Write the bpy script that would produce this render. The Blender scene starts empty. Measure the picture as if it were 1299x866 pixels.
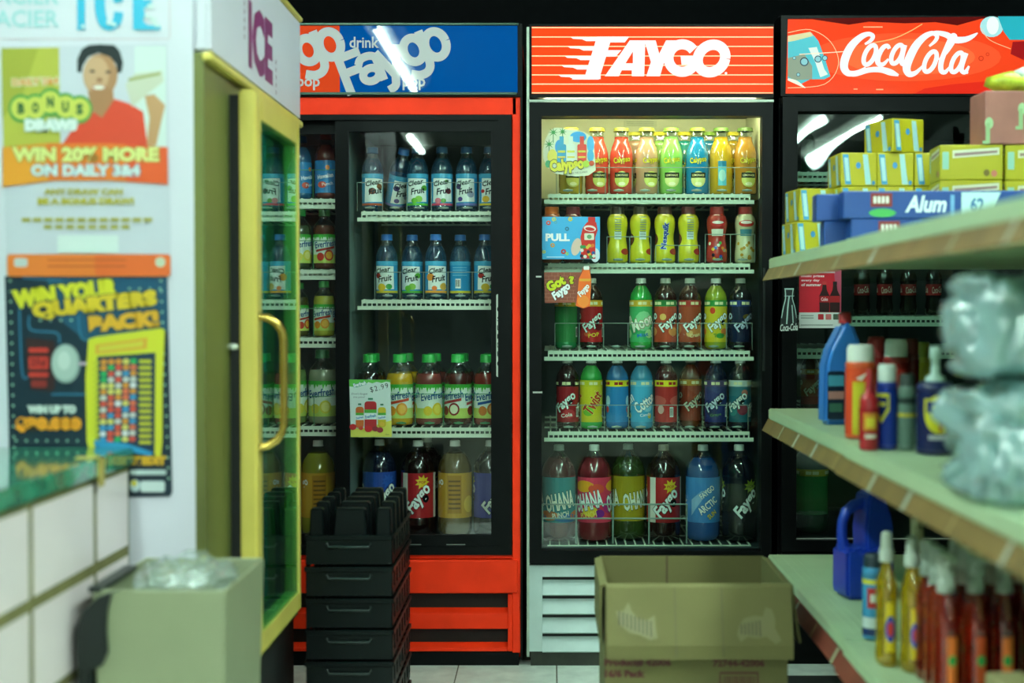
import bpy, bmesh, math, random
from mathutils import Vector, Matrix, noise

# ------------------------------------------------------------------ camera, world, light, exposure
FPX, CX, CY, EYE = 1804.0, 697.0, 433.0, 1.10
PITCH = math.atan(38.0 / FPX)
SC = bpy.context.scene
COL = SC.collection
cam_data = bpy.data.cameras.new('camera')
cam_data.sensor_width = 36.0
cam_data.lens = 36.0 * FPX / 1299.0
cam_data.shift_x = -(CX - 649.5) / 1299.0
cam_data.clip_start = 0.05
cam_data.dof.use_dof = True
cam_data.dof.focus_distance = 4.45
cam_data.dof.aperture_fstop = 2.0
camera = bpy.data.objects.new('camera', cam_data)
camera.location = (0, 0, EYE)
camera.rotation_euler = (math.pi / 2 - PITCH, 0, 0)
COL.objects.link(camera)
SC.camera = camera

world = bpy.data.worlds.new('world')
SC.world = world
world.use_nodes = True
world.node_tree.nodes['Background'].inputs['Color'].default_value = (0.02, 0.05, 0.05, 1)
world.node_tree.nodes['Background'].inputs['Strength'].default_value = 0.3

SC.view_settings.view_transform = 'Standard'
SC.view_settings.look = 'None'
SC.view_settings.gamma = 1.0
SC.view_settings.use_curve_mapping = False
SC.view_settings.exposure = 1.0

TUBE_POWER = 66.0            # emission of the fluorescent tubes on the ceiling
TUBE_COLOR = (0.72, 1.0, 0.88)
SIGN_POWER = 0.38            # the backlit signs over the coolers
COOLER_LAMP = 13.0            # lamp inside the white-edged cooler
COOLER_LAMP_COLOR = (1.0, 0.98, 0.62)


# ------------------------------------------------------------------ helpers
def ray(px, py):
    u = (px - CX) / FPX
    v = -(py - CY) / FPX
    c, s = math.cos(PITCH), math.sin(PITCH)
    return Vector((u, c + v * s, -s + v * c))


def U(px, py, Y):
    d = ray(px, py)
    t = Y / d.y
    return Vector((d.x * t, Y, EYE + d.z * t))


def G(px, py, z):
    d = ray(px, py)
    t = (z - EYE) / d.z
    return Vector((d.x * t, d.y * t, z))


def lin(c):
    return c / 12.92 if c <= 0.04045 else ((c + 0.055) / 1.055) ** 2.4


def rgb(c):
    if isinstance(c, str):
        c = c.lstrip('#')
        c = tuple(int(c[i:i + 2], 16) / 255 for i in (0, 2, 4))
    elif max(c) > 1:
        c = tuple(x / 255 for x in c)
    return (lin(c[0]), lin(c[1]), lin(c[2]), 1.0)


MATS = {}


def mat(name, color='808080', rough=0.5, metal=0.0, vary=0.0, scale=30.0, bump=0.0, bscale=None, coat=0.0, stretch=None, spec=0.5):
    """plain painted / plastic / metal / card material with a little procedural variation"""
    if name in MATS:
        return MATS[name]
    m = bpy.data.materials.new(name)
    m.use_nodes = True
    nt = m.node_tree
    b = nt.nodes['Principled BSDF']
    b.inputs['Base Color'].default_value = rgb(color)
    b.inputs['Roughness'].default_value = rough
    b.inputs['Metallic'].default_value = metal
    b.inputs['Coat Weight'].default_value = coat
    b.inputs['Coat Roughness'].default_value = 0.07
    b.inputs['Specular IOR Level'].default_value = spec
    if vary or bump:
        tc = nt.nodes.new('ShaderNodeTexCoord')
        mp = nt.nodes.new('ShaderNodeMapping')
        if stretch:
            mp.inputs['Scale'].default_value = stretch
        nt.links.new(tc.outputs['Object'], mp.inputs['Vector'])
        n = nt.nodes.new('ShaderNodeTexNoise')
        n.inputs['Scale'].default_value = scale
        n.inputs['Detail'].default_value = 6
        nt.links.new(mp.outputs['Vector'], n.inputs['Vector'])
        if vary:
            r = nt.nodes.new('ShaderNodeValToRGB')
            c = rgb(color)
            r.color_ramp.elements[0].position = 0.3
            r.color_ramp.elements[1].position = 0.7
            r.color_ramp.elements[0].color = tuple(max(0, x * (1 - vary)) for x in c[:3]) + (1,)
            r.color_ramp.elements[1].color = tuple(min(1, x * (1 + vary)) for x in c[:3]) + (1,)
            nt.links.new(n.outputs['Fac'], r.inputs['Fac'])
            nt.links.new(r.outputs['Color'], b.inputs['Base Color'])
        if bump:
            n2 = n
            if bscale:
                n2 = nt.nodes.new('ShaderNodeTexNoise')
                n2.inputs['Scale'].default_value = bscale
                nt.links.new(mp.outputs['Vector'], n2.inputs['Vector'])
            bp = nt.nodes.new('ShaderNodeBump')
            bp.inputs['Strength'].default_value = bump
            bp.inputs['Distance'].default_value = 0.002
            nt.links.new(n2.outputs['Fac'], bp.inputs['Height'])
            nt.links.new(bp.outputs['Normal'], b.inputs['Normal'])
    MATS[name] = m
    return m


def pl(color, rough=0.3, coat=0.0, spec=0.5):
    """coloured plastic, cached by colour"""
    return mat('plastic_%s_%d' % (color, int(rough * 100)), color, rough, coat=coat, spec=spec)


def emit(name, color, power):
    if name in MATS:
        return MATS[name]
    m = bpy.data.materials.new(name)
    m.use_nodes = True
    nt = m.node_tree
    for n in list(nt.nodes):
        nt.nodes.remove(n)
    o = nt.nodes.new('ShaderNodeOutputMaterial')
    e = nt.nodes.new('ShaderNodeEmission')
    e.inputs['Color'].default_value = (*color, 1)
    e.inputs['Strength'].default_value = power
    nt.links.new(e.outputs[0], o.inputs[0])
    MATS[name] = m
    return m


def clear(name, tint, refl=1.0, rough=0.02, haze=None, haze_amt=0.0, waves=0.0, wscale=6.0, f0=0.05):
    """thin clear sheet: see-through with a Schlick reflection, optionally with a milky part"""
    if name in MATS:
        return MATS[name]
    m = bpy.data.materials.new(name)
    m.use_nodes = True
    nt = m.node_tree
    for n in list(nt.nodes):
        nt.nodes.remove(n)
    N = nt.nodes.new
    L = nt.links.new
    o = N('ShaderNodeOutputMaterial')
    t = N('ShaderNodeBsdfTransparent')
    t.inputs['Color'].default_value = rgb(tint)
    g = N('ShaderNodeBsdfGlossy')
    g.inputs['Roughness'].default_value = rough
    g.inputs['Color'].default_value = (refl, refl, refl, 1)
    lw = N('ShaderNodeLayerWeight')
    lw.inputs['Blend'].default_value = 0.5
    p = N('ShaderNodeMath'); p.operation = 'POWER'; p.inputs[1].default_value = 5
    q = N('ShaderNodeMath'); q.operation = 'MULTIPLY_ADD'; q.inputs[1].default_value = 1 - f0; q.inputs[2].default_value = f0
    L(lw.outputs['Facing'], p.inputs[0])
    L(p.outputs[0], q.inputs[0])
    if waves:
        tc = N('ShaderNodeTexCoord')
        n = N('ShaderNodeTexNoise')
        n.inputs['Scale'].default_value = wscale
        n.inputs['Detail'].default_value = 1.0
        L(tc.outputs['Object'], n.inputs['Vector'])
        bp = N('ShaderNodeBump')
        bp.inputs['Strength'].default_value = waves
        bp.inputs['Distance'].default_value = 0.01
        L(n.outputs['Fac'], bp.inputs['Height'])
        L(bp.outputs['Normal'], g.inputs['Normal'])
    base = t
    if haze:
        d = N('ShaderNodeBsdfDiffuse')
        d.inputs['Color'].default_value = rgb(haze)
        mh = N('ShaderNodeMixShader')
        mh.inputs[0].default_value = haze_amt
        L(t.outputs[0], mh.inputs[1])
        L(d.outputs[0], mh.inputs[2])
        base = mh
    mx = N('ShaderNodeMixShader')
    L(q.outputs[0], mx.inputs[0])
    L(base.outputs[0], mx.inputs[1])
    L(g.outputs[0], mx.inputs[2])
    L(mx.outputs[0], o.inputs[0])
    MATS[name] = m
    return m


def print_mat(name, rough=0.5, lit=0.0, coat=0.0, spec=0.5):
    """flat print: colours come from the sheet's own colour attribute"""
    if name in MATS:
        return MATS[name]
    m = bpy.data.materials.new(name)
    m.use_nodes = True
    nt = m.node_tree
    b = nt.nodes['Principled BSDF']
    a = nt.nodes.new('ShaderNodeAttribute')
    a.attribute_name = 'ink'
    nt.links.new(a.outputs['Color'], b.inputs['Base Color'])
    b.inputs['Roughness'].default_value = rough
    b.inputs['Specular IOR Level'].default_value = spec
    b.inputs['Coat Weight'].default_value = coat
    if lit:
        nt.links.new(a.outputs['Color'], b.inputs['Emission Color'])
        b.inputs['Emission Strength'].default_value = lit
        d = nt.nodes.new('ShaderNodeMix')
        d.data_type = 'RGBA'
        d.inputs[0].default_value = 0.6
        d.inputs[7].default_value = (0, 0, 0, 1)
        nt.links.new(a.outputs['Color'], d.inputs[6])
        nt.links.new(d.outputs[2], b.inputs['Base Color'])
    MATS[name] = m
    return m


def props(o, label=None, cat=None, group=None, kind=None):
    if label: o['label'] = label
    if cat: o['category'] = cat
    if group: o['group'] = group
    if kind: o['kind'] = kind
    return o


def put(name, me, parent=None, loc=(0, 0, 0), rz=0.0):
    o = bpy.data.objects.new(name, me)
    COL.objects.link(o)
    o.parent = parent
    o.location = loc
    o.rotation_euler = (0, 0, rz)
    return o


def thing(name, label, cat, loc=(0, 0, 0), rz=0.0, group=None):
    return props(put(name, None, None, loc, rz), label, cat, group)


def copy_tree(o, parent=None):
    c = o.copy()
    COL.objects.link(c)
    c.parent = parent
    for ch in o.children:
        copy_tree(ch, c)
    return c


class MB:
    """collects shapes into ONE mesh"""
    def __init__(s):
        s.v, s.f, s.m, s.s = [], [], [], []

    def add(s, vs, fs, mi=0, smooth=False):
        n = len(s.v)
        s.v += [tuple(p) for p in vs]
        for f in fs:
            s.f.append(tuple(i + n for i in f)); s.m.append(mi); s.s.append(smooth)
        return s

    def box(s, x0, x1, y0, y1, z0, z1, mi=0):
        if x0 > x1: x0, x1 = x1, x0
        if y0 > y1: y0, y1 = y1, y0
        if z0 > z1: z0, z1 = z1, z0
        vs = [(x, y, z) for z in (z0, z1) for y in (y0, y1) for x in (x0, x1)]
        return s.add(vs, [(0, 2, 3, 1), (4, 5, 7, 6), (0, 1, 5, 4), (2, 6, 7, 3), (0, 4, 6, 2), (1, 3, 7, 5)], mi)

    def lathe(s, prof, n=20, c=(0, 0, 0), mi=0, smooth=True, sx=1.0, sy=1.0, mif=None):
        rings = []
        vs = []
        for r, z in prof:
            if r < 1e-6:
                rings.append([len(vs)]); vs.append((c[0], c[1], c[2] + z))
            else:
                k = len(vs)
                rings.append(list(range(k, k + n)))
                for i in range(n):
                    a = 2 * math.pi * i / n
                    vs.append((c[0] + sx * r * math.cos(a), c[1] + sy * r * math.sin(a), c[2] + z))
        base = len(s.v)
        s.v += vs
        for j in range(len(rings) - 1):
            A, B = rings[j], rings[j + 1]
            mm = mif(j) if mif else mi
            for i in range(n):
                i2 = (i + 1) % n
                if len(A) == 1 and len(B) == 1: continue
                if len(A) == 1: f = (A[0], B[i2], B[i])
                elif len(B) == 1: f = (A[i], A[i2], B[0])
                else: f = (A[i], A[i2], B[i2], B[i])
                s.f.append(tuple(q + base for q in f)); s.m.append(mm); s.s.append(smooth)
        return s

    def tube(s, pts, r, n=6, mi=0, closed=False, smooth=True, radii=None):
        pts = [Vector(p) for p in pts]
        vs, k = [], len(pts)
        ds = [(pts[i + 1] - pts[i]).normalized() for i in range(k - 1)]
        up = min((Vector((0, 0, 1)), Vector((0, 1, 0)), Vector((1, 0, 0))), key=lambda u: max(abs(d.dot(u)) for d in ds))
        for i, p in enumerate(pts):
            a = pts[(i - 1) % k] if (closed or i) else p
            b = pts[(i + 1) % k] if (closed or i < k - 1) else p
            t = (b - a).normalized()
            x = t.cross(up)
            if x.length < 1e-3: x = t.cross(Vector((1, 0, 0)))
            x.normalize()
            y = x.cross(t)
            rr = radii[i] if radii else r
            for j in range(n):
                w = 2 * math.pi * j / n
                vs.append(p + x * (rr * math.cos(w)) + y * (rr * math.sin(w)))
        fs = []
        for i in range(k if closed else k - 1):
            i2 = (i + 1) % k
            for j in range(n):
                j2 = (j + 1) % n
                fs.append((i * n + j, i * n + j2, i2 * n + j2, i2 * n + j))
        s.add(vs, fs, mi, smooth)
        if not closed:
            s.add(vs[:n], [tuple(range(n))[::-1]], mi)
            s.add(vs[-n:], [tuple(range(n))], mi)
        return s

    def prism(s, poly, lo, hi, axis='y', mi=0):
        """extrude a 2D polygon; axis y: poly in (x, z); axis x: poly in (y, z); axis z: poly in (x, y)"""
        def P(a, b, t):
            return {'y': (a, t, b), 'x': (t, a, b), 'z': (a, b, t)}[axis]
        n = len(poly)
        vs = [P(a, b, lo) for a, b in poly] + [P(a, b, hi) for a, b in poly]
        fs = [tuple(range(n)), tuple(range(2 * n - 1, n - 1, -1))]
        fs += [(i, (i + 1) % n, n + (i + 1) % n, n + i) for i in range(n)]
        return s.add(vs, fs, mi)

    def mesh(s, name, mats, bevel=0.0, seg=1):
        me = bpy.data.meshes.new(name)
        me.from_pydata(s.v, [], s.f)
        for m in (mats if isinstance(mats, (list, tuple)) else [mats]):
            me.materials.append(m)
        me.polygons.foreach_set('material_index', s.m)
        me.polygons.foreach_set('use_smooth', s.s)
        bm = bmesh.new()
        bm.from_mesh(me)
        bmesh.ops.recalc_face_normals(bm, faces=bm.faces)
        if bevel:
            es = [e for e in bm.edges if len(e.link_faces) == 2 and e.calc_face_angle(0) > 0.5]
            bmesh.ops.bevel(bm, geom=es, offset=bevel, segments=seg, affect='EDGES', clamp_overlap=True)
        bm.to_mesh(me)
        bm.free()
        me.update()
        return me

    def build(s, name, mats, parent=None, loc=(0, 0, 0), rz=0.0, bevel=0.0, seg=1):
        return put(name, s.mesh(name, mats, bevel, seg), parent, loc, rz)


GLY = {}


def glyphs(txt, bold, shear, space):
    key = (txt, bold, shear, space)
    if key not in GLY:
        cu = bpy.data.curves.new('t', 'FONT')
        cu.body = txt
        cu.offset = bold
        cu.shear = shear
        cu.space_character = space
        cu.fill_mode = 'FRONT'
        cu.resolution_u = 2
        ob = bpy.data.objects.new('t', cu)
        me = ob.to_mesh()
        vs = [(v.co.x, v.co.y) for v in me.vertices]
        fs = [tuple(p.vertices) for p in me.polygons]
        ob.to_mesh_clear()
        bpy.data.objects.remove(ob)
        bpy.data.curves.remove(cu)
        GLY[key] = (vs, fs)
    return GLY[key]


class Sheet:
    """flat print in its own 2D units: polygons, ellipses, strokes and lettering, stacked in order"""
    def __init__(s, ox=0.0, oy=0.0, sc=1.0, up=False, k=1.0):
        s.k = k
        s.ox, s.oy, s.sc, s.up = ox, oy, sc, up
        s.items = []          # (verts, faces, colour, layer)
        s.layer = 0

    def raw(s, vs, fs, col, same=False):
        if not same: s.layer += 1
        s.items.append(([(s.ox + x / s.sc, s.oy + y / s.sc) for x, y in vs], fs, tuple(c * s.k for c in rgb(col)[:3]) + (1,), s.layer))
        return s

    def poly(s, pts, col, same=False):
        return s.raw(pts, [tuple(range(len(pts)))], col, same)

    def rect(s, x0, y0, x1, y1, col, r=0.0, same=False):
        if not r:
            return s.poly([(x0, y0), (x1, y0), (x1, y1), (x0, y1)], col, same)
        if x0 > x1: x0, x1 = x1, x0
        if y0 > y1: y0, y1 = y1, y0
        pts = []
        for cx, cy, a0 in ((x1 - r, y1 - r, 0), (x0 + r, y1 - r, 90), (x0 + r, y0 + r, 180), (x1 - r, y0 + r, 270)):
            for k in range(5):
                a = math.radians(a0 + k * 22.5)
                pts.append((cx + r * math.cos(a), cy + r * math.sin(a)))
        return s.poly(pts, col, same)

    def ell(s, cx, cy, rx, ry, col, rot=0.0, n=18, same=False):
        c, q = math.cos(math.radians(rot)), math.sin(math.radians(rot))
        pts = []
        for k in range(n):
            a = 2 * math.pi * k / n
            x, y = rx * math.cos(a), ry * math.sin(a)
            pts.append((cx + x * c - y * q, cy + x * q + y * c))
        return s.poly(pts, col, same)

    def star(s, cx, cy, r0, r1, n, col, rot=0.0):
        pts = []
        for k in range(2 * n):
            a = math.pi * k / n + rot
            r = r0 if k % 2 else r1
            pts.append((cx + r * math.cos(a), cy + r * math.sin(a)))
        m = len(pts)
        return s.raw(pts + [(cx, cy)], [(i, (i + 1) % m, m) for i in range(m)], col)

    def stroke(s, pts, w, col, smooth=True, same=False, taper=False):
        """ribbon along a polyline (Catmull-Rom smoothed); w a number or one width per point"""
        ws = list(w) if isinstance(w, (list, tuple)) else [w] * len(pts)
        P = [Vector((x, y, q)) for (x, y), q in zip(pts, ws)]
        if smooth and len(P) > 2:
            Q = []
            for i in range(len(P) - 1):
                p0, p1, p2, p3 = P[max(i - 1, 0)], P[i], P[i + 1], P[min(i + 2, len(P) - 1)]
                for k in range(5):
                    t = k / 5
                    Q.append(0.5 * (2 * p1 + (p2 - p0) * t + (2 * p0 - 5 * p1 + 4 * p2 - p3) * t * t + (3 * p1 - p0 - 3 * p2 + p3) * t ** 3))
            Q.append(P[-1])
            P = Q
        vs, fs = [], []
        for i, p in enumerate(P):
            d = P[min(i + 1, len(P) - 1)] - P[max(i - 1, 0)]
            d.z = 0
            if d.length < 1e-9: d = Vector((1, 0, 0))
            d.normalize()
            h = p.z / 2
            vs += [(p.x - d.y * h, p.y + d.x * h), (p.x + d.y * h, p.y - d.x * h)]
        for i in range(len(P) - 1):
            fs.append((2 * i, 2 * i + 1, 2 * i + 3, 2 * i + 2))
        return s.raw(vs, fs, col, same)

    def text(s, txt, cx, cy, w, h, col, rot=0.0, bold=0.0, shear=0.0, space=1.0, edge=None, edge_w=0.04, same=False, skew=0.0):
        """lettering stretched to a w x h box about (cx, cy); rot in degrees, counter-clockwise in the picture"""
        v0, _ = glyphs(txt, bold, shear, space)
        xs, ys = [p[0] for p in v0], [p[1] for p in v0]
        x0, x1, y0, y1 = min(xs), max(xs), min(ys), max(ys)
        kx, ky = w / (x1 - x0), h / (y1 - y0)
        mx, my = (x0 + x1) / 2, (y0 + y1) / 2
        c, q = math.cos(math.radians(rot)), math.sin(math.radians(rot))
        sg = 1 if s.up else -1

        def tr(vs):
            out = []
            for a, b in vs:
                X, Y = (a - mx) * kx, (b - my) * ky
                Y += X * skew
                out.append((cx + X * c - Y * q, cy + sg * (X * q + Y * c)))
            return out
        if edge:
            ve, fe = glyphs(txt, bold + edge_w, shear, space)
            s.raw(tr(ve), fe, edge)
        vs, fs = glyphs(txt, bold, shear, space)
        return s.raw(tr(vs), fs, col, same)

    def mesh(s, name, fn, material, cuts=None, slab=0.0, slab_mat=None, eps=0.00025):
        """fn(x, y, depth_off_the_surface) -> 3D point"""
        eps = min(eps, .0035 / max(1, s.layer))
        bm = bmesh.new()
        cl = bm.loops.layers.float_color.new('ink')
        ly = bm.verts.layers.int.new('layer')
        for vs, fs, col, layer in s.items:
            bv = []
            for x, y in vs:
                v = bm.verts.new((x, y, 0)); v[ly] = layer; bv.append(v)
            for f in fs:
                try:
                    fa = bm.faces.new([bv[i] for i in f])
                except ValueError:
                    continue
                for l in fa.loops: l[cl] = col
        if cuts:
            for x in cuts:
                bmesh.ops.bisect_plane(bm, geom=bm.verts[:] + bm.edges[:] + bm.faces[:], plane_co=(x, 0, 0), plane_no=(1, 0, 0))
        for f in bm.faces:
            if f.normal.z < 0: pass
        for v in bm.verts:
            v.co = fn(v.co.x, v.co.y, v[ly] * eps)
        if slab:
            vs, fs, col, layer = s.items[0]
            a = [bm.verts.new(fn(x, y, eps * 0.5)) for x, y in vs]
            b = [bm.verts.new(fn(x, y, -slab)) for x, y in vs]
            n = len(a)
            new = [bm.faces.new(b)] + [bm.faces.new((a[i], a[(i + 1) % n], b[(i + 1) % n], b[i])) for i in range(n)]
            for f in new:
                f.material_index = 1
                for l in f.loops: l[cl] = col
        bm.normal_update()
        me = bpy.data.meshes.new(name)
        bm.to_mesh(me)
        bm.free()
        me.materials.append(material)
        if slab: me.materials.append(slab_mat or material)
        return me


def flat(name, sh, Y, material, parent=None, px0=None, slab=0.0, slab_mat=None):
    """a sheet drawn in photo pixels, hung as a flat thing in the plane at distance Y, facing the aisle"""
    xs = [p[0] for p in sh.items[0][0]]
    ys = [p[1] for p in sh.items[0][0]]
    cx, cy = (min(xs) + max(xs)) / 2, (min(ys) + max(ys)) / 2
    o = U(cx, cy, Y)
    k = Y / FPX
    me = sh.mesh(name, lambda x, y, e: ((x - cx) * k, -e, -(y - cy) * k), material, slab=slab, slab_mat=slab_mat)
    loc = o if parent is None else o - parent.location
    return put(name, me, parent, loc)


ORD = ['first', 'second', 'third', 'fourth', 'fifth', 'sixth', 'seventh', 'eighth', 'ninth', 'tenth']
R = random.Random(7)
PRINT = print_mat('printed_paper', 0.45)
GLOSSP = print_mat('printed_film', 0.22)

# ------------------------------------------------------------------ the room
XL, XR, YN, YF, ZC = -2.6, 3.4, -6.5, 5.3, 2.68
m_black = mat('black_wall_paint', '0b0e10', 0.85, vary=0.2, spec=0.1)
m_wall = mat('dim_shop_wall', '2b2f2b', 0.8, vary=0.15, scale=4)
props(MB().box(XL - .1, XR + .1, YN - .1, YF + .1, -.1, -.004).build('floor', mat('floor_grout', '6f705f', 0.8, vary=0.3, scale=8)), kind='structure')
props(MB().box(XL - .1, XR + .1, YN - .1, YF + .1, ZC, ZC + .1).build('ceiling', mat('ceiling_tile', '353934', 0.9, vary=0.1, scale=3)), kind='structure')
props(MB().box(XL - .1, XR + .1, YF, YF + .1, -.004, ZC).build('wall_back', m_black), kind='structure')
props(MB().box(XL - .1, XR + .1, YN - .1, YN, -.004, ZC).build('wall_front', m_wall), kind='structure')
props(MB().box(XL - .1, XL, YN, YF, -.004, ZC).build('wall_left', m_wall), kind='structure')
props(MB().box(XR, XR + .1, YN, YF, -.004, ZC).build('wall_right', m_wall), kind='structure')
floor = bpy.data.objects['floor']
tile_me = MB().box(-.1505, .1505, -.1505, .1505, -.004, 0).mesh('floor_tile', mat('vinyl_floor_tile', 'dfe6dc', 0.42, vary=0.16, scale=14), bevel=.0012)
for i in range(-4, 4):
    for j in range(0, 10):
        put('floor_tile', tile_me, floor, (0.022 + .1525 + i * .305, 4.40 - .08 - j * .305, 0))


def light_fixture(x, y0, y1, label, tubes=(-.055, .055)):
    t = thing('fluorescent_fixture', label, 'ceiling light', (x, (y0 + y1) / 2, ZC), group='fluorescent fixtures on the ceiling')
    h = (y1 - y0) / 2
    MB().prism([(-.12, 0), (.12, 0), (.07, -.055), (-.07, -.055)], -h, h, 'y').build('housing', mat('white_enamel', 'd8dcd4', 0.4), t)
    for dx in tubes:
        MB().tube([(dx, -h + .03, -.078), (dx, h - .03, -.078)], .019, 8).build('tube', emit('fluorescent_tube', TUBE_COLOR, TUBE_POWER), t)
        for e in (-1, 1):
            MB().box(dx - .018, dx + .018, e * h - .012 - e * .018, e * h + .012 - e * .018, -.1, -.053).build('lamp_holder', pl('e0e0d8'), t)


light_fixture(-.92, -.95, 1.3, 'single-tube fluorescent light over the tiled counter', (0,))
light_fixture(-.22, -4.3, -1.9, 'added twin-tube fill light behind the viewer over the aisle, unseen')  # added light, kept out of the glass reflections, fills the cooler fronts
light_fixture(-1.2, -4.6, -3.2, 'short single-tube fluorescent light far behind the counter', (0,))
light_fixture(2.15, -5.6, -2.2, 'long single-tube fluorescent light beyond the shelving, nearer the aisle', (0,))
light_fixture(2.6, -5.6, -2.2, 'long single-tube fluorescent light beyond the shelving, nearer the wall', (0,))
light_fixture(1.0, -1.2, 1.2, 'twin-tube fluorescent light over the near end of the shelving')
light_fixture(-.92, 1.45, 3.7, 'single-tube fluorescent light between ice freezer and red cooler', (0,))
light_fixture(-.25, -6.3, -4.5, 'added twin-tube fill light at the far end behind the viewer, unseen')  # second added light, reaches the bottle caps at a low angle
light_fixture(1.0, 1.45, 3.7, 'single-tube fluorescent light over the far end of the shelving', (0,))

# ------------------------------------------------------------------ bottles
# profile: (radius / R, height / H); label zone; cap (r / R, from); fill level
SHAPES = {
    'soda': dict(H=.225, R=.0365, prof=[(0, .012), (.55, 0), (.80, 0), (.96, .025), (1, .06), (1, .09), (.975, .10), (.975, .69), (1, .70), (.985, .735), (.88, .79), (.66, .85), (.45, .895), (.37, .92), (.37, .95)],
                 label=(.10, .69), cap=(.44, .93, 1.0), fill=.90),
    'big': dict(H=.305, R=.055, prof=[(0, .012), (.5, 0), (.78, 0), (.95, .025), (1, .07), (1, .19), (.98, .20), (.98, .67), (1, .68), (.98, .73), (.86, .80), (.58, .87), (.34, .915), (.25, .935), (.25, .96)],
                label=(.20, .67), cap=(.30, .94, 1.0), fill=.875),
    'water': dict(H=.205, R=.0345, prof=[(0, .012), (.5, 0), (.82, 0), (.98, .03), (1, .08), (.97, .09), (.97, .58), (1, .59), (1, .63), (.94, .69), (.80, .76), (.60, .82), (.48, .86), (.45, .90), (.45, .95)],
                  label=(.09, .58), cap=(.52, .91, 1.0), fill=.83),
    'juice': dict(H=.225, R=.0435, prof=[(0, .01), (.6, 0), (.85, 0), (.97, .02), (1, .06), (.98, .10), (.98, .58), (1, .59), (.99, .66), (.90, .73), (.68, .79), (.48, .83), (.42, .86), (.42, .95)],
                  label=(.10, .58), cap=(.50, .885, 1.0), fill=.76),
    'lemonade': dict(H=.212, R=.0372, prof=[(0, .01), (.7, 0), (.9, .005), (1, .03), (1, .56), (.97, .62), (.86, .70), (.70, .77), (.61, .81), (.59, .86), (.64, .87), (.59, .89), (.60, .95)],
                     label=(.10, .60), cap=(.66, .945, 1.0), fill=.865),
    'milk': dict(H=.178, R=.034, prof=[(0, .01), (.7, 0), (.92, .01), (1, .05), (1, .18), (.93, .30), (.84, .42), (.86, .52), (.97, .64), (1, .72), (.93, .80), (.72, .86), (.62, .88), (.62, .94)],
                 label=None, cap=(.66, .87, 1.0), fill=.99),
    'cola': dict(H=.235, R=.036, prof=[(0, .012), (.6, 0), (.85, .005), (1, .06), (1, .18), (.88, .28), (.92, .36), (.92, .56), (1, .60), (1, .66), (.84, .76), (.56, .86), (.38, .91), (.36, .95)],
                 label=(.36, .56), cap=(.42, .93, 1.0), fill=.78),
}
CLEAR = clear('clear_bottle_wall', 'eef6f4', rough=0.07, f0=.16)


def liquid(color, see=0.0):
    if see:
        return clear('liquid_' + color, color, rough=0.06, haze=(84, 140, 178), haze_amt=.13, f0=.10)
    n = 'liquid_' + color
    if n in MATS: return MATS[n]
    m = mat(n, color, 0.15, coat=1.0)
    return m


def cyl_label(key, R_, z0, H, draw):
    s = Sheet(up=True)
    draw(s, H / R_)
    cuts = [-math.pi + 2 * math.pi * k / 28 for k in range(29)]
    return s.mesh(key, lambda x, y, e: ((R_ + .0006 + e) * math.sin(x), -(R_ + .0006 + e) * math.cos(x), z0 + y * R_), GLOSSP, cuts, eps=.00012)


BOT = {}


def bottle_meshes(shape, liq, see, design, cap):
    key = (shape, liq, see, design, cap)
    if key in BOT: return BOT[key]
    S = SHAPES[shape]
    H, Rr = S['H'], S['R']
    prof = [(r * Rr, z * H) for r, z in S['prof']]
    fill = S['fill']
    zs = [z for r, z in S['prof']]
    out = {}
    b = MB().lathe(prof, 22, mif=lambda j: 0 if zs[j + 1] <= fill else 1)
    lm = (DESIGN_BODY.get(design) or liquid(liq, see)) if design else liquid(liq, see)
    out['body'] = b.mesh('bottle_body', [lm, lm if fill > .95 else CLEAR])
    cr, c0, c1 = S['cap']
    cr, c0, c1 = cr * Rr, c0 * H, c1 * H
    c = MB().lathe([(cr * 1.06, c0), (cr * 1.06, c0 + .002), (cr, c0 + .003), (cr, c1 - .0025), (cr * .93, c1), (0, c1)], 18)
    out['cap'] = c.mesh('bottle_cap', pl(cap, .4))
    if design:
        if S['label']:
            l0, l1 = S['label']
            rl = max(r for r, z in S['prof'] if l0 <= z <= l1 + .001) * Rr if shape != 'lemonade' else Rr
            if shape in ('soda', 'big', 'water', 'juice', 'cola'):
                rl = [r for r, z in S['prof'] if abs(z - l1) < .02 or abs(z - l0) < .02]
                rl = min(rl) * Rr
            out['label'] = cyl_label('bottle_label', rl, l0 * H, (l1 - l0) * H, DESIGNS[design])
        else:
            out['label'] = None
            s = Sheet(up=True)
            DESIGNS[design](s, H / Rr)

            def rad(z):
                t = z / H
                pr = S['prof']
                for (ra, za), (rb, zb) in zip(pr, pr[1:]):
                    if za <= t <= zb and zb > za:
                        return Rr * (ra + (rb - ra) * (t - za) / (zb - za))
                return Rr
            cuts = [-math.pi + 2 * math.pi * k / 28 for k in range(29)]
            out['label'] = s.mesh('bottle_label', lambda x, y, e: ((rad(y * Rr) + .001 + e) * math.sin(x), -(rad(y * Rr) + .001 + e) * math.cos(x), y * Rr), GLOSSP, cuts, eps=.00012)
    BOT[key] = out
    return out


# --- label print (x in radians about the front, y in radii from the label's foot)
PI = math.pi
DESIGNS, DESIGN_BODY = {}, {}
W = 'eef4f0'


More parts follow.
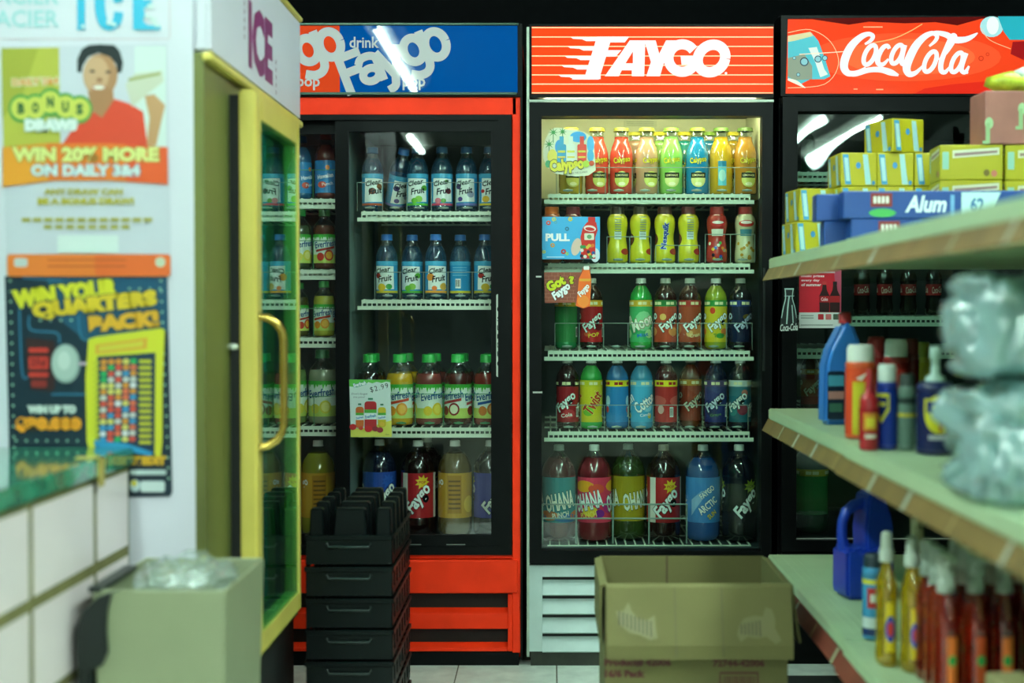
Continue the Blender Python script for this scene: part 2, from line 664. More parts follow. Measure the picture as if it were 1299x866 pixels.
def soda_design(key, base, band, logo='Faygo', lc=W, blobs=(), sub=None, rot=42, bar=True, edge='10161c'):
    def d(s, H):
        s.rect(-PI, 0, PI, H, base)
        for i, (bx, by, rx, ry, col) in enumerate(blobs):
            for ox in (-2.1, 0, 2.1):
                s.ell(bx + ox, by * H, rx, ry, col, n=12, same=bool(ox > -2))
        if band:
            s.rect(-PI, .85 * H, PI, H, band)
            for k in range(5):
                x = -2.7 + k * 1.2
                s.rect(x, .89 * H, x + .32, .96 * H, 'e8e0b0' if band not in ('e3cf2a', 'd8d8d0') else '9a2420', same=k > 0)
                s.rect(x + .38, .89 * H, x + .75, .96 * H, 'e8e0b0' if band not in ('e3cf2a', 'd8d8d0') else '9a2420', same=True)
        for ox in (-2.1, 0, 2.1):
            if logo:
                s.text(logo, .05 + ox, H * .47, 2.15 if rot > 20 else 1.8, 1.05, lc, rot=rot, bold=.03, shear=.15, edge=edge, edge_w=.03)
            if sub:
                s.text(sub[0], .1 + ox, H * .17, 1.0, .34, sub[1], rot=10, bold=.02)
        if bar:
            s.rect(1.0, .12 * H, 1.35, .36 * H, 'e9ece6')
            for k in range(5):
                s.rect(1.03 + k * .06, .15 * H, 1.06 + k * .06, .33 * H, '222222', same=k > 0)
    DESIGNS[key] = d


soda_design('redpop', 'b21e22', 'd8a02a', blobs=[(.6, .35, .4, .3, '5e1016'), (-.5, .2, .3, .25, 'e0603a')], sub=('POP', 'e8c838'))
soda_design('moon', '49b06a', 'd8b23a', logo='Moon', lc='f0f4e0', blobs=[(.2, .5, .8, .9, '8fd49a'), (-.7, .3, .4, .5, '2f9a60'), (.7, .2, .4, .4, 'b6e2a0')], sub=('Mist', '2a78b8'), edge='a33a2a', rot=25)
soda_design('rock', 'b8482c', '2e7a3c', blobs=[(.4, .25, .5, .4, 'd88a4a'), (-.6, .6, .3, .3, 'e2b060')])
soda_design('cream', 'a5482c', 'a8322a', blobs=[(.3, .3, .6, .5, 'c87c44'), (-.4, .2, .3, .3, 'e0b070')], sub=('Cream', 'e8d8a0'))
soda_design('twist', 'd2bf2c', '2f8a3a', blobs=[(-.5, .75, .25, .3, 'd8442a'), (.6, .25, .35, .3, 'e07a2a'), (.2, .15, .4, .25, '4a9a3a')], sub=('Twist', '3a8a3a'))
soda_design('night', '16203c', '20346a', blobs=[(.2, .6, .4, .25, '6a5a1a')], lc='b8c4d8')
soda_design('cherry', '9c1e26', '2c1418', blobs=[(.3, .2, .6, .4, 'c0343a')], sub=('Cola', 'e6d8d0'))
soda_design('pine', 'd6c62a', 'c8c22c', logo='Twist', lc='b83a24', blobs=[(-.4, .25, .5, .4, '7ab83a'), (.5, .55, .3, .7, 'e0923a')], edge='e8e070', rot=58)
soda_design('bluepop', '2b7cb8', 'e3cf2a', logo='', blobs=[(-1.0, .5, .3, .5, '9cc4d8'), (-1.05, .3, .2, .3, 'b83a3a')])
soda_design('cotton', '4aa8d0', '6ab8d8', logo='Cotton', lc='f2f4f0', blobs=[(.3, .35, .5, .4, '8ad0e8'), (.5, .15, .2, .25, 'd8c44a')], sub=('Candy', 'e8e8f0'), edge='2a4a7a', rot=35)
soda_design('redback', 'a82a28', 'e3cf2a', logo='', blobs=[(-.2, .5, .9, .5, 'b85048'), (.2, .3, .3, .4, 'd0a098')])
soda_design('ember', '8a3420', 'b08028', blobs=[(.3, .5, .5, .5, 'a85028')], lc='c8b8a0')
soda_design('grape', '26306a', '4a3a6a', sub=('Grape', '5a8a4a'), blobs=[(-.3, .25, .5, .4, '1c2450')], lc='c4d0dc')
soda_design('teal', '2e6a78', 'c8d4d0', blobs=[(.5, .3, .5, .5, '8a3a4a'), (-.4, .25, .4, .4, '3a8a8a'), (.7, .7, .3, .3, 'c06a5a')], lc='dce6e0')
soda_design('limegreen', '2a7a3e', 'c0a82c', logo='', blobs=[(0, .9, .2, .2, '2a7a3e')])
# two-litre
soda_design('ohana_teal', '2f7f86', None, logo='OHANA', lc='e8ecdc', blobs=[(-.7, .15, .7, .3, 'c8703a'), (.5, .1, .8, .25, '2a6aa0')], sub=('PUNCH', 'e6e6d0'), rot=12, bar=False, edge='1c4850')
soda_design('ohana_pink', 'd83a58', None, logo='OHANA', lc='eef0ee', blobs=[(-.2, .8, .7, .35, 'e8a02a'), (.6, .75, .5, .3, 'e0503a'), (.2, .25, .5, .3, 'e6c23a'), (-.7, .35, .4, .4, 'b82a7a'), (.8, .2, .3, .25, '7a2a8a')], sub=('PUNCH', 'f0d860'), rot=14, bar=False, edge='28507a')
soda_design('ohana_yellow', '9c8a20', None, logo='OHANA', lc='d8d8c8', blobs=[(-.5, .4, .4, .5, 'b8a428'), (.3, .5, .25, .3, '4a7a2a')], rot=10, bar=True, edge='4a4a1a')
def burst(key, base, burst_col, lc=W, side=None):
    def d(s, H):
        s.rect(-PI, 0, PI, H, base)
        for ox in (-2.1, 0, 2.1):
            if side: s.rect(ox - .95, 0, ox - .55, H, side)
            s.star(ox + .35, .80 * H, .26, .46, 9, burst_col)
            s.text('POP', ox + .35, .80 * H, .42, .16, base, bold=.02)
            s.text('Faygo', ox + .15, .42 * H, 1.9, .95, lc, rot=52, bold=.035, shear=.2, edge='101418', edge_w=.03)
    DESIGNS[key] = d
burst('fay_red', 'a8242a', 'd8bc2c', side='e0dcd0')
burst('fay_dark', '14181a', '8a9a2a')
burst('fay_blue', '27489a', '2c58b0', side='1c3a80')
burst('fay_purple', '4a4aa0', 'c8c23a')
burst('fay_orange', 'd08a2c', 'b85a24', side='c87424')
def arctic(s, H):
    s.rect(-PI, 0, PI, H, '3a84c8')
    for ox in (-2.1, 0, 2.1):
        s.poly([(ox - .9, .15 * H), (ox + .2, .75 * H), (ox - .3, .7 * H), (ox - .9, .5 * H)], '8ab8e0')
        s.text('FAYGO', ox + .05, .68 * H, 1.0, .34, W, rot=38, bold=.03, edge='1c3a70')
        s.text('ARCTIC', ox + .1, .38 * H, 1.3, .45, W, rot=38, bold=.03, edge='1c3a70')
        s.text('SUN', ox + .35, .18 * H, .6, .3, 'e8d860', rot=38, bold=.03, edge='1c3a70')
DESIGNS['arctic'] = arctic
def lemon_big(s, H):
    s.rect(-PI, 0, PI, H, 'c0942c')
    s.rect(-.5, .1 * H, .35, .95 * H, 'a87820')
    for k in range(7): s.rect(-.42, (.2 + .1 * k) * H, .28, (.24 + .1 * k) * H, '6a4a18', same=k > 0)
    s.text('go', -1.0, .75 * H, .5, .5, W, rot=20, bold=.03)
    s.ell(.9, .3 * H, .4, .5, 'e0b840')
DESIGNS['lemon_big'] = lemon_big


def water_design(key, fruit, rim, back=False):
    def d(s, H):
        s.rect(-PI, 0, PI, H, '2f93c4')
        s.rect(-PI, 0, PI, .07 * H, rim)
        s.rect(-PI, .88 * H, PI, H, '4aa6cc')
        for ox in ((-PI / 1.0, 0) if not back else (PI,)):
            s.poly([(ox - .95, .10 * H), (ox + 1.0, .12 * H), (ox + .95, .84 * H), (ox - .9, .86 * H)], 'e6efe8')
            for i, (fx, fy, fr, fc) in enumerate(fruit):
                s.ell(ox + fx, fy * H, fr, fr * .9, fc, n=12)
            s.text('Clear', ox - .1, .72 * H, 1.5, .5, '18242c', rot=12, bold=.025, shear=.25)
            s.text('Fruit', ox + .1, .46 * H, 1.35, .6, '18242c', rot=10, bold=.025, shear=.3)
        if back:
            s.rect(-.4, .15 * H, .1, .45 * H, 'e8ece6')
            for k in range(4): s.rect(-.36 + k * .11, .2 * H, -.30 + k * .11, .42 * H, '20282c', same=k > 0)
            for k in range(4): s.rect(-.7, (.55 + k * .08) * H, .7, (.58 + k * .08) * H, '6ab8d8', same=k > 0)
    DESIGNS[key] = d


water_design('w_apple', [(.2, .2, .35, '8ac44a'), (-.2, .15, .3, '6ab83a'), (.75, .55, .3, '5aa83a')], '5ab84a')
water_design('w_berry', [(.6, .45, .3, '8a2030'), (.1, .15, .25, '5a9a3a'), (-.4, .15, .3, 'd87a8a'), (.4, .75, .2, '5a8a3a')], 'd0506a')
water_design('w_grape', [(-.6, .6, .3, '4a3a6a'), (.6, .35, .35, 'a0a8c0'), (-.4, .2, .25, '5a4a8a')], '6a7ac0')
water_design('w_mango', [(-.5, .2, .35, 'e8b83a'), (.6, .2, .35, 'e0902a'), (-.8, .45, .2, 'c83a3a')], 'e0c83a')
water_design('w_peach', [(-.7, .5, .4, 'e8943a'), (.6, .2, .4, 'e0b04a'), (-.3, .15, .25, 'e87a3a')], 'e8a03a')
water_design('w_red', [(-.6, .55, .3, 'b8302a'), (-.2, .18, .4, 'd8b83a'), (.5, .2, .3, '3a9a4a')], 'c8b83a')
water_design('w_back', [(.5, .2, .3, 'e0c03a')], 'd8c83a', back=True)
water_design('w_coco', [(-.2, .45, .35, '6a3a2a'), (.5, .6, .3, '8a5a3a')], 'b85a3a')


def juice_design(key, ribbon, fruit, fruit2=None, leaf='58b83a'):
    def d(s, H):
        s.rect(-PI, 0, PI, H, 'dfeee0')
        s.rect(-PI, .0, PI, .30 * H, 'c2d868')
        s.rect(-PI, .90 * H, PI, H, '3fa83c')
        for k in range(30):
            x = -PI + k * .21
            s.poly([(x, .91 * H), (x + .2, .91 * H), (x + .08, (.76 + .06 * ((k * 7) % 3)) * H)], '4fb840', same=k > 0)
        for ox in (-2.1, 0, 2.1):
            s.ell(ox + .25, .27 * H, .42, .48, fruit, n=16)
            s.ell(ox + .25, .27 * H, .30, .34, fruit2 or fruit, n=14)
            s.ell(ox - .5, .22 * H, .32, .36, fruit, n=14)
            s.poly([(ox - .9, .38 * H), (ox + .8, .52 * H), (ox + .8, .60 * H), (ox - .9, .46 * H)], ribbon)
            s.text('Everfresh', ox - .05, .67 * H, 2.0, .58, '1c5a8a', rot=8, bold=.02, shear=.15)
    DESIGNS[key] = d


juice_design('j_orange', 'c8442a', 'e8962a', 'f0b84a')
juice_design('j_pine', 'dfeee0', 'e0c43a', 'e8d85a')
juice_design('j_apple', 'a83a3a', '8a2a2a', 'e6e8c8')
juice_design('j_grape', '2a5a9a', 'c87a3a', 'e0a05a')
juice_design('j_mix', 'b03a2a', 'c83a2a', 'e8b03a')
juice_design('j_lemon', 'dfeee0', 'd8d04a', 'e8e48a')
juice_design('j_dark', '6a2a3a', '5a1a2a', '7a2a3a')


def calypso_design(key, tc, badge):
    def d(s, H):
        for ox in (-2.1, 0, 2.1):
            s.text('Calypso', ox, .80 * H, 1.45, .62, tc, rot=8, bold=.03, edge='1c1c10', edge_w=.03)
            s.ell(ox, .24 * H, .62, .68, badge, n=16)
            s.rect(ox - .62, .28 * H, ox + .62, .44 * H, '26301c')
            s.text('LEMONADE', ox, .36 * H, 1.0, .18, 'e8e0a0', bold=.01)
            s.ell(ox, .10 * H, .3, .16, 'e8e8b8', n=10)
    DESIGNS[key] = d


calypso_design('c_yel', 'dccb2c', 'c9cc66')
calypso_design('c_grn', 'd8d83a', 'd2d88a')


def island(s, H):
    s.rect(-.35, .05 * H, .35, .78 * H, '5fb8c8')
    s.rect(-.35, .62 * H, .35, .78 * H, '2a7a9a')
    s.ell(0, .35 * H, .3, .5, 'a8d8d0')
    s.text('Calypso', 1.6, .80 * H, 1.45, .62, 'dccb2c', rot=8, bold=.03)
DESIGNS['c_side'] = island


def choco(key, back):
    def d(s, H):
        s.rect(-PI, .02, PI, .84 * H, 'd6cf2c')
        s.ell(-1.3, .42 * H, .45, .55, '5a2c1a')
        s.ell(.9, .20 * H, .5, .30, 'a8342a')
        if back:
            s.rect(-.25, .42 * H, .5, .82 * H, 'd9e2dc')
            for k in range(8): s.rect(-.18, (.46 + k * .042) * H, .43, (.475 + k * .042) * H, '7a8a8a', same=k > 0)
        else:
            s.text('Nesquik', 0, .48 * H, 2.5, .72, '1a3a8a', rot=84, bold=.05, edge='e8ecf0', edge_w=.03)
    DESIGNS[key] = d


choco('choco_back', True)
choco('choco_front', False)


def cereal(key, base, blobs, oval):
    def d(s, H):
        s.rect(-PI, .02, PI, .84 * H, base)
        s.ell(0, .70 * H, .75, .32, 'c02a2a')
        s.ell(0, .72 * H, .55, .14, 'e8d8d0')
        s.rect(-.65, .48 * H, .55, .60 * H, oval)
        rr = random.Random(3)
        for k in range(14):
            s.ell(rr.uniform(-.9, .9), rr.uniform(.06, .40) * H, .16, .16, blobs[k % len(blobs)], n=8, same=k > 0)
    DESIGNS[key] = d


cereal('cereal_red', 'b03028', ['d8b83a', '2a4a9a', '3a9a4a', 'e0e0d0', '1a1a2a', 'c87a2a'], 'e6e0d0')
cereal('cereal_white', 'd5d2a8', ['c09a3a', 'b8862c', 'a87a2a'], '4a8a9a')


def punch(s, H):
    s.rect(-PI, 0, PI, H, '2f80b8')
    for ox in (-2.1, 0, 2.1):
        s.ell(ox + .2, .78 * H, .2, .22, 'd8843a')
        s.ell(ox - .3, .25 * H, .4, .3, 'c8503a')
        s.text('Hawaiian', ox, .52 * H, 1.5, .40, W, rot=10, bold=.02)
        s.text('Punch', ox + .2, .28 * H, 1.0, .3, W, rot=10, bold=.01)
DESIGNS['punch'] = punch


def cola(s, H):
    s.rect(-PI, 0, PI, H, '8c1a1c')
    for ox in (-2.1, 0, 2.1):
        s.text('Coca-Cola', ox, .5 * H, 1.5, .6 * H, 'e2c8b8', shear=.35, rot=6, bold=.01)
DESIGNS['cola'] = cola


def place_bottle(shape, loc, liq, cap, label, group, design=None, see=0, rz=0.0, name='soda_bottle', lean=0.0, h=None, cat='bottle', lean_dir=0.0):
    ms = bottle_meshes(shape, liq, see, design, cap)
    t = thing(name, label, cat, loc, rz, group)
    if lean:
        t.rotation_euler = (lean, lean_dir, rz)
    if h:
        k = h / SHAPES[shape]['H']
        t.scale = (k, k, k)
    put('bottle_body', ms['body'], t)
    put('bottle_cap', ms['cap'], t)
    if ms.get('label'): put('bottle_label', ms['label'], t)
    return t

# ------------------------------------------------------------------ drink coolers
YD, YG, YS, YB, YBACK = 4.40, 4.415, 4.47, 4.545, 5.12       # door face, glass, shelf front, bottle row, back
KX = YD / FPX
m_blackpl = mat('black_cooler_plastic', '07090a', 0.42, vary=0.2, scale=12, spec=.12)
m_alu = mat('pale_aluminium_edge', 'a9b8a8', 0.4, 0.3, vary=0.1)
m_red = mat('red_cooler_enamel', 'f83412', 0.5, vary=0.10, scale=9, bump=.05, spec=.15)
m_white = mat('worn_white_enamel', (186, 203, 200), 0.5, vary=0.12, scale=7)
m_shelf = mat('white_coated_wire', 'cfdcc8', 0.45)
m_lining = mat('cooler_lining_pale', '2a3a3c', 0.5, vary=0.08, scale=5)
m_lining_dim = mat('cooler_lining_grey', '3c4a48', 0.5, vary=0.1, scale=5)
m_lining_dark = mat('cooler_lining_black', '0d1414', 0.5)
DOORGLASS = clear('door_glass', 'f7fdfa', rough=0.012, waves=.02, wscale=3.0, f0=.03)
WAVYGLASS = clear('wavy_door_glass', (222, 234, 230), rough=0.012, waves=.13, wscale=4.0)
DIMGLASS = clear('dim_door_glass', (252, 254, 253), rough=0.012, waves=.02, wscale=3.0, f0=.035)


def X(px, Y=YD): return (px - CX) * Y / FPX
def Z(py, Y=YD): return U(CX, py, Y).z


def cabinet(name, parent, x0, x1, ix0, ix1, iz0, iz1, ztop, ext, lining):
    """hollow box: outside ext, inside lining"""
    b = MB()
    y0 = YD + .03
    b.box(x0, ix0, y0, YBACK + .06, 0.02, ztop, 0)
    b.box(ix1, x1, y0, YBACK + .06, 0.02, ztop, 0)
    b.box(ix0, ix1, y0, YBACK + .06, iz1 + .01, ztop, 0)
    b.box(ix0, ix1, y0, YBACK + .06, 0.02, iz0 - .01, 0)
    b.box(ix0, ix1, YBACK + .01, YBACK + .06, iz0 - .01, iz1 + .01, 0)
    e = .004
    b.box(ix0, ix0 + e, y0 + .02, YBACK, iz0, iz1, 1)
    b.box(ix1 - e, ix1, y0 + .02, YBACK, iz0, iz1, 1)
    b.box(ix0, ix1, YBACK, YBACK + .01, iz0 - .01, iz1 + .01, 1)
    b.box(ix0, ix1, y0 + .02, YBACK, iz0 - .01, iz0, 1)
    b.box(ix0, ix1, y0 + .02, YBACK, iz1, iz1 + .01, 1)
    return b.build('cabinet', [ext, lining], parent)


def shelf(parent, x0, x1, ztop, posts=True):
    """coated wire shelf with the two-bar price rail along its front"""
    b = MB()
    b.box(x0, x1, YS - .006, YS, ztop - .034, ztop - .022)
    b.box(x0 + .012, x1 - .012, YS - .002, YS + .006, ztop - .014, ztop - .003)
    n = int((x1 - x0) / .016)
    for i in range(n + 1):
        x = x0 + .014 + (x1 - x0 - .028) * i / n
        b.box(x - .0022, x + .0022, YS - .001, YS + .004, ztop - .024, ztop - .012)
    for i in range(int((x1 - x0) / .03)):
        x = x0 + .02 + i * .03
        b.box(x - .002, x + .002, YS + .004, YBACK - .005, ztop - .004, ztop)
    for y in (YS + .2, YS + .42, YBACK - .012):
        b.box(x0, x1, y, y + .006, ztop - .009, ztop - .003)
    return b.build('shelf', m_shelf, parent)


def wire_guard(sh, xs, ztop, zr, feet=True, col=None, r=.0013):
    """thin wire fence in front of the bottles: top wire, uprights, small oval glides"""
    y = YS + .012
    b = MB()
    b.tube([(xs[0], y, zr), (xs[-1], y, zr)], r, 5)
    for x in xs:
        b.tube([(x, y, ztop), (x, y, zr)], r, 5)
    if feet:
        for a, c in zip(xs, xs[1:]):
            b.lathe([(0, 0), (.016, .002), (.016, .006), (0, .009)], 8, ((a + c) / 2, y + .004, ztop + .006), sy=.4)
    o = b.build('wire_guard', col or mat('wire_guard_white', (128, 148, 138), 0.4), sh)
    return o


def ring(parent, name, x0, x1, z0, z1, w, y0, y1, m, bevel=.003):
    """rectangular frame; w = left, right, bottom, top widths"""
    l, r, bt, tp = w
    b = MB()
    b.box(x0, x0 + l, y0, y1, z0, z1).box(x1 - r, x1, y0, y1, z0, z1)
    b.box(x0 + l, x1 - r, y0, y1, z0, z0 + bt).box(x0 + l, x1 - r, y0, y1, z1 - tp, z1)
    return b.build(name, m, parent, bevel=0)


# ============ middle cooler (white edge, orange sign)
mid = thing('drink_cooler', 'tall glass-door drink cooler with pale edge strip, orange striped sign and white louvred base', 'cooler')
mx0, mx1 = X(669), X(980)
mi0, mi1, mz0, mz1 = X(687), X(965), Z(697), Z(148)
cabinet('cabinet', mid, mx0, mx1, mi0 - .012, mi1 + .018, mz0, mz1 + .06, Z(31), m_blackpl, m_lining)
MB().box(mx0 - .002, mx0 + .006, YD - .012, YD + .03, 0.03, Z(35)).box(mx0, mx1, YD - .012, YD, Z(130), Z(127)).build('edge_strip', m_alu, mid)
MB().box(mx0 + .006, mx1, YD - .004, YD + .03, Z(124), Z(31)).build('sign_housing', m_blackpl, mid)
door = MB()
dz0, dz1 = Z(714), Z(131)
door.box(mx0 + .008, mi0, YD - .02, YD + .028, dz0, dz1).box(mi1, mx1 - .004, YD - .02, YD + .028, dz0, dz1)
door.box(mi0, mi1, YD - .02, YD + .028, dz0, mz0).box(mi0, mi1, YD - .02, YD + .028, mz1, dz1)
door = door.build('door', m_blackpl, mid)
MB().box(mi0 - .004, mi1 + .004, YG, YG + .004, mz0 - .004, mz1 + .004).build('glass_pane', DOORGLASS, door)
MB().box(X(966.5), X(969), YD - .026, YD - .02, Z(470), Z(340)).build('door_handle', mat('dark_handle', '181c1c', .3), door)
for _a, _b, _c in ((680, 687, 352), (676, 688, 498)):
    MB().box(X(_a), X(_b), YD - .024, YD - .02, Z(_c), Z(_c - 2)).build('lock_pin', mat('bright_pin', 'd0d4cc', .3, .6), door)
# base grille
MB().box(mx0 + .004, X(688), YD - .006, YD + .03, 0.045, Z(716)).box(X(960), mx1, YD - .006, YD + .03, 0.045, Z(716)).box(X(688), X(960), YD - .006, YD + .03, Z(731), Z(716)).box(X(688), X(960), YD - .006, YD + .03, .045, Z(826)).build('grille_frame', m_white, mid, bevel=.002)
MB().box(X(688), X(960), YD + .024, YD + .03, .05, Z(728)).build('grille_backing', m_lining_dark, mid)
lv = MB()
lz = (Z(733) - Z(750))
lv.prism([(YD - .004, 0), (YD + .022, lz), (YD + .019, lz + .004), (YD - .008, .004)], X(688), X(960), 'x')
lv_me = lv.mesh('louver', m_white)
for py in (755, 779, 803, 827):
    put('louver', lv_me, mid, (0, 0, Z(py)))
MB().box(mx0 + .01, mx1 - .01, YD, YBACK, 0.0, .045).build('plinth', mat('plinth_grime', '2a2c24', .8, vary=.3), mid)
# lamp inside the top
MB().box(mi0 + .01, mi1 - .01, YD + .055, YD + .085, mz1 + .022, mz1 + .05).build('interior_emitter', emit('cooler_tube', COOLER_LAMP_COLOR, COOLER_LAMP), mid)

MB().box(mi0 - .008, mi1 + .014, YD + .42, YBACK - .004, Z(252, 4.82), mz1 + .05).box(mi0 - .0075, mi0 - .0045, YS + .005, YD + .42, Z(248), mz1 + .05).box(mi1 + .0105, mi1 + .0135, YS + .005, YD + .42, Z(248), mz1 + .05).build('evaporator_cover', mat('pale_fan_cover', 'c9cba4', .5, vary=.04, scale=4), mid, bevel=.004)  # fan cover; pale cheeks added to lighten the upper side walls
_s = Sheet(660, 10, 3.815)
_s.rect(500, 545, 660, 575, 'b8bc98')
for _k in range(3): _s.rect(515, 550 + _k * 8, 645, 552 + _k * 8, '8a9078', same=_k > 0)
flat('warning_label', _s, YD + .418, PRINT, mid)
# sign
sg = Sheet(660, 10, 3.815)
sg.rect(58, 92, 1222, 414, 'ff4312')
for y in (97, 142, 187, 233, 278, 324, 368, 410):
    sg.rect(58, y - 2.5, 1222, y + 2.5, 'ffd9a8', same=y > 97)
wc = 'f4f2f0'
sg.poly([(372, 140), (528, 140), (506, 168), (436, 168), (425, 205), (490, 205), (462, 236), (416, 236), (382, 346), (250, 346), (262, 336), (312, 336)], wc)
for i, (y, tx, t2) in enumerate(((142, 245, 305), (187, 232, 292), (233, 217, 278), (278, 202, 262), (324, 187, 245))):
    sg.poly([(tx, y), (390, y), (390, y + 20), (t2 + 15, y + 20), (t2 - 5, y + 11), (tx + 12, y + 9)], wc, same=True)
sg.poly([(530, 158), (605, 158), (600, 330), (540, 330), (540, 302), (492, 302), (478, 330), (410, 330)], wc, same=True)
sg.poly([(600, 158), (655, 158), (672, 222), (705, 158), (757, 158), (694, 268), (676, 330), (610, 330), (632, 262)], wc, same=True)
arc = [(775 + 66 * math.cos(math.radians(a)) + 8, 243 + 66 * math.sin(math.radians(a))) for a in range(-35, -361, -20)]
sg.stroke(arc[:-1], 48, wc, same=True)
sg.poly([(775, 232), (862, 232), (850, 275), (780, 275)], wc, same=True)
sg.stroke([(924 + 66 * math.cos(math.radians(a)) - 10 * math.sin(math.radians(a)), 245 + 66 * math.sin(math.radians(a))) for a in range(0, 361, 15)], 50, wc, same=True)
sg.poly([(545, 212), (545, 268), (510, 268)], 'ff4312')
sg.ell(994, 316, 6, 6, wc)
flat('sign_panel', sg, YD - .006, print_mat('orange_backlit_print', .3, SIGN_POWER, 0, .06), mid)

# shelves
def mid_shelf(py): return Z(py, YS)
SH = {}
for i, (py, pr, xs) in enumerate(((245, 212, (706, 735, 768, 802, 835, 868, 900, 932, 964)), (333, None, None), (443.5, 410, (704, 735, 766, 797, 828, 860, 890, 922, 955)), (546, 514, (706, 737, 767, 798, 829, 860, 892, 923, 950)))):
    z = mid_shelf(py)
    s = shelf(mid, mi0 + .008, mi1 - .012, z)
    SH[i] = z + .001
    if xs: wire_guard(s, [X(x, YS) for x in xs], z, Z(pr, YS))
    else:
        for xs2, pr2 in (((770, 799, 826), 300), ((832, 861, 888), 311), ((895, 927, 958), 297)):
            wire_guard(s, [X(x, YS) for x in xs2], z, Z(pr2, YS))
zfl = Z(690, YS)
fl = shelf(mid, mi0 + .006, mi1 - .006, zfl)
SH[4] = zfl + .001
gd = MB()
y = YS + .01
gw = [X(p, YS) for p in (688, 731, 778, 824, 872)]
for zr in (Z(640, YS), Z(658, YS)):
    gd.tube([(gw[0], y, zr), (gw[-1], y, zr)], .0028, 6)
for x in gw: gd.tube([(x, y, zfl), (x, y, Z(640, YS))], .0028, 6)
gd.build('wire_guard', mat('wire_guard_white', (128, 148, 138), 0.4), fl)

MIDC = 'orange-sign cooler'
LEFTC = 'red cooler'
COKE = 'dark right-hand cooler'


def row(cooler, shelf_name, zbase, shape, specs, name, group, hpx=None, Y=YB):
    for i, sp in enumerate(specs):
        px, desc, liq, cap, design, rz = sp[:6]
        kw = sp[6] if len(sp) > 6 else {}
        yy = kw.pop('Y', Y)
        shp = kw.pop('shape', shape)
        tail = kw.pop('tail', None)
        p = (X(px, yy), yy, zbase + kw.pop('lift', 0))
        if kw.get('pybase'): kw.pop('pybase')
        label = '%s, %s' % (desc, tail) if tail else '%s, %s on %s of %s' % (desc, ORD[i], shelf_name, cooler)
        place_bottle(shp, p, liq, cap, label, group, design, rz=rz, name=kw.pop('name', name), **kw)


row(MIDC, 'top shelf', SH[0], 'lemonade', [
    (724, 'golden lemonade bottle behind round sticker', 'b8a030', 'c8b832', 'c_yel', .2),
    (757, 'coral lemonade bottle, gold lid', 'd8503c', 'b0a030', 'c_yel', .25),
    (788, 'coral lemonade bottle, olive lid', 'd24a38', '8a8a38', 'c_yel', 0),
    (820, 'cloudy pink lemonade bottle', 'c49a78', 'a8a83a', 'c_yel', .35),
    (851, 'pale green lemonade bottle', '8cc860', '7a9a3a', 'c_grn', 0),
    (884, 'bright blue lemonade bottle', '1f86b8', '8a9a34', 'c_grn', 0),
    (914, 'amber lemonade bottle with turquoise panel', 'c8a020', '5a7a30', 'c_side', 0),
    (944.5, 'orange-brown lemonade bottle', 'b88228', '4a6428', 'c_yel', .2),
], 'lemonade_bottle', 'lemonade bottles on the top shelf')
for k, (px, c, l, of) in enumerate(((722, 'd0a838', 'c8b832', 'first'), (760, 'd8503c', 'c8b832', 'second'), (806, 'c49a78', 'b8b040', 'fourth'), (837, '9cc860', 'c8b832', 'fifth'), (868, '2a9a90', 'c8b832', 'sixth'), (899, '2f86a8', '7a9a3a', 'seventh'), (930, 'c8a020', 'c8b832', 'eighth'))):
    if k in (0, 1): continue
    place_bottle('lemonade', (X(px, YB + .11), YB + .11, SH[0]), c, l, 'lemonade bottle behind the %s front bottle, top shelf of %s' % (of, MIDC), 'lemonade bottles on the top shelf', 'c_yel', rz=.3, name='lemonade_bottle')
row(MIDC, 'second shelf', SH[1], 'milk', [
    (700, 'orange-capped drink bottle behind blue sticker', 'a8502a', 'd8702a', None, 0),
    (727, 'maroon-capped drink bottle behind blue sticker', '6a2a2a', '7a2030', None, 0),
    (783, 'yellow milk bottle, black cap', 'd6cf2c', '2a2a24', 'choco_back', -.1),
    (812, 'yellow milk bottle with printed white panel', 'd6cf2c', '33301c', 'choco_back', .1),
    (843, 'yellow milk bottle with vertical blue lettering', 'd6cf2c', '4a2a1a', 'choco_front', 0),
    (873, 'yellow milk bottle, dark red cap', 'd6cf2c', '5a2020', 'choco_back', 0),
    (909, 'red cereal milk bottle, red cap', 'b03028', 'a82828', 'cereal_red', 0),
    (945, 'cream cereal milk bottle, red cap', 'd5d2a8', 'b02a2a', 'cereal_white', 0),
], 'milk_bottle', 'flavoured milk bottles on the second shelf')
row(MIDC, 'third shelf', SH[2], 'soda', [
    (718, 'clear green soda bottle under sticker', '1f7a44', 'd8dcd4', 'limegreen', 0),
    (750, 'dark soda bottle with red label', '2a1210', 'd8dcd4', 'redpop', .1),
    (813, 'green soda bottle with misty green label', '27983e', 'dfe4dc', 'moon', 0),
    (844, 'dark soda bottle with rust-red label', '2e120c', 'd2d6ce', 'rock', .3),
    (875, 'brown soda bottle with tan label', '3a1c10', 'd2d6ce', 'cream', .3),
    (908, 'yellow-green soda bottle with yellow label', '8a9a24', 'dfe4dc', 'twist', .1),
    (939, 'black soda bottle with navy label', '0e1016', 'b8c0b8', 'night', .3),
], 'soda_bottle', 'small soda bottles in the orange-sign cooler')
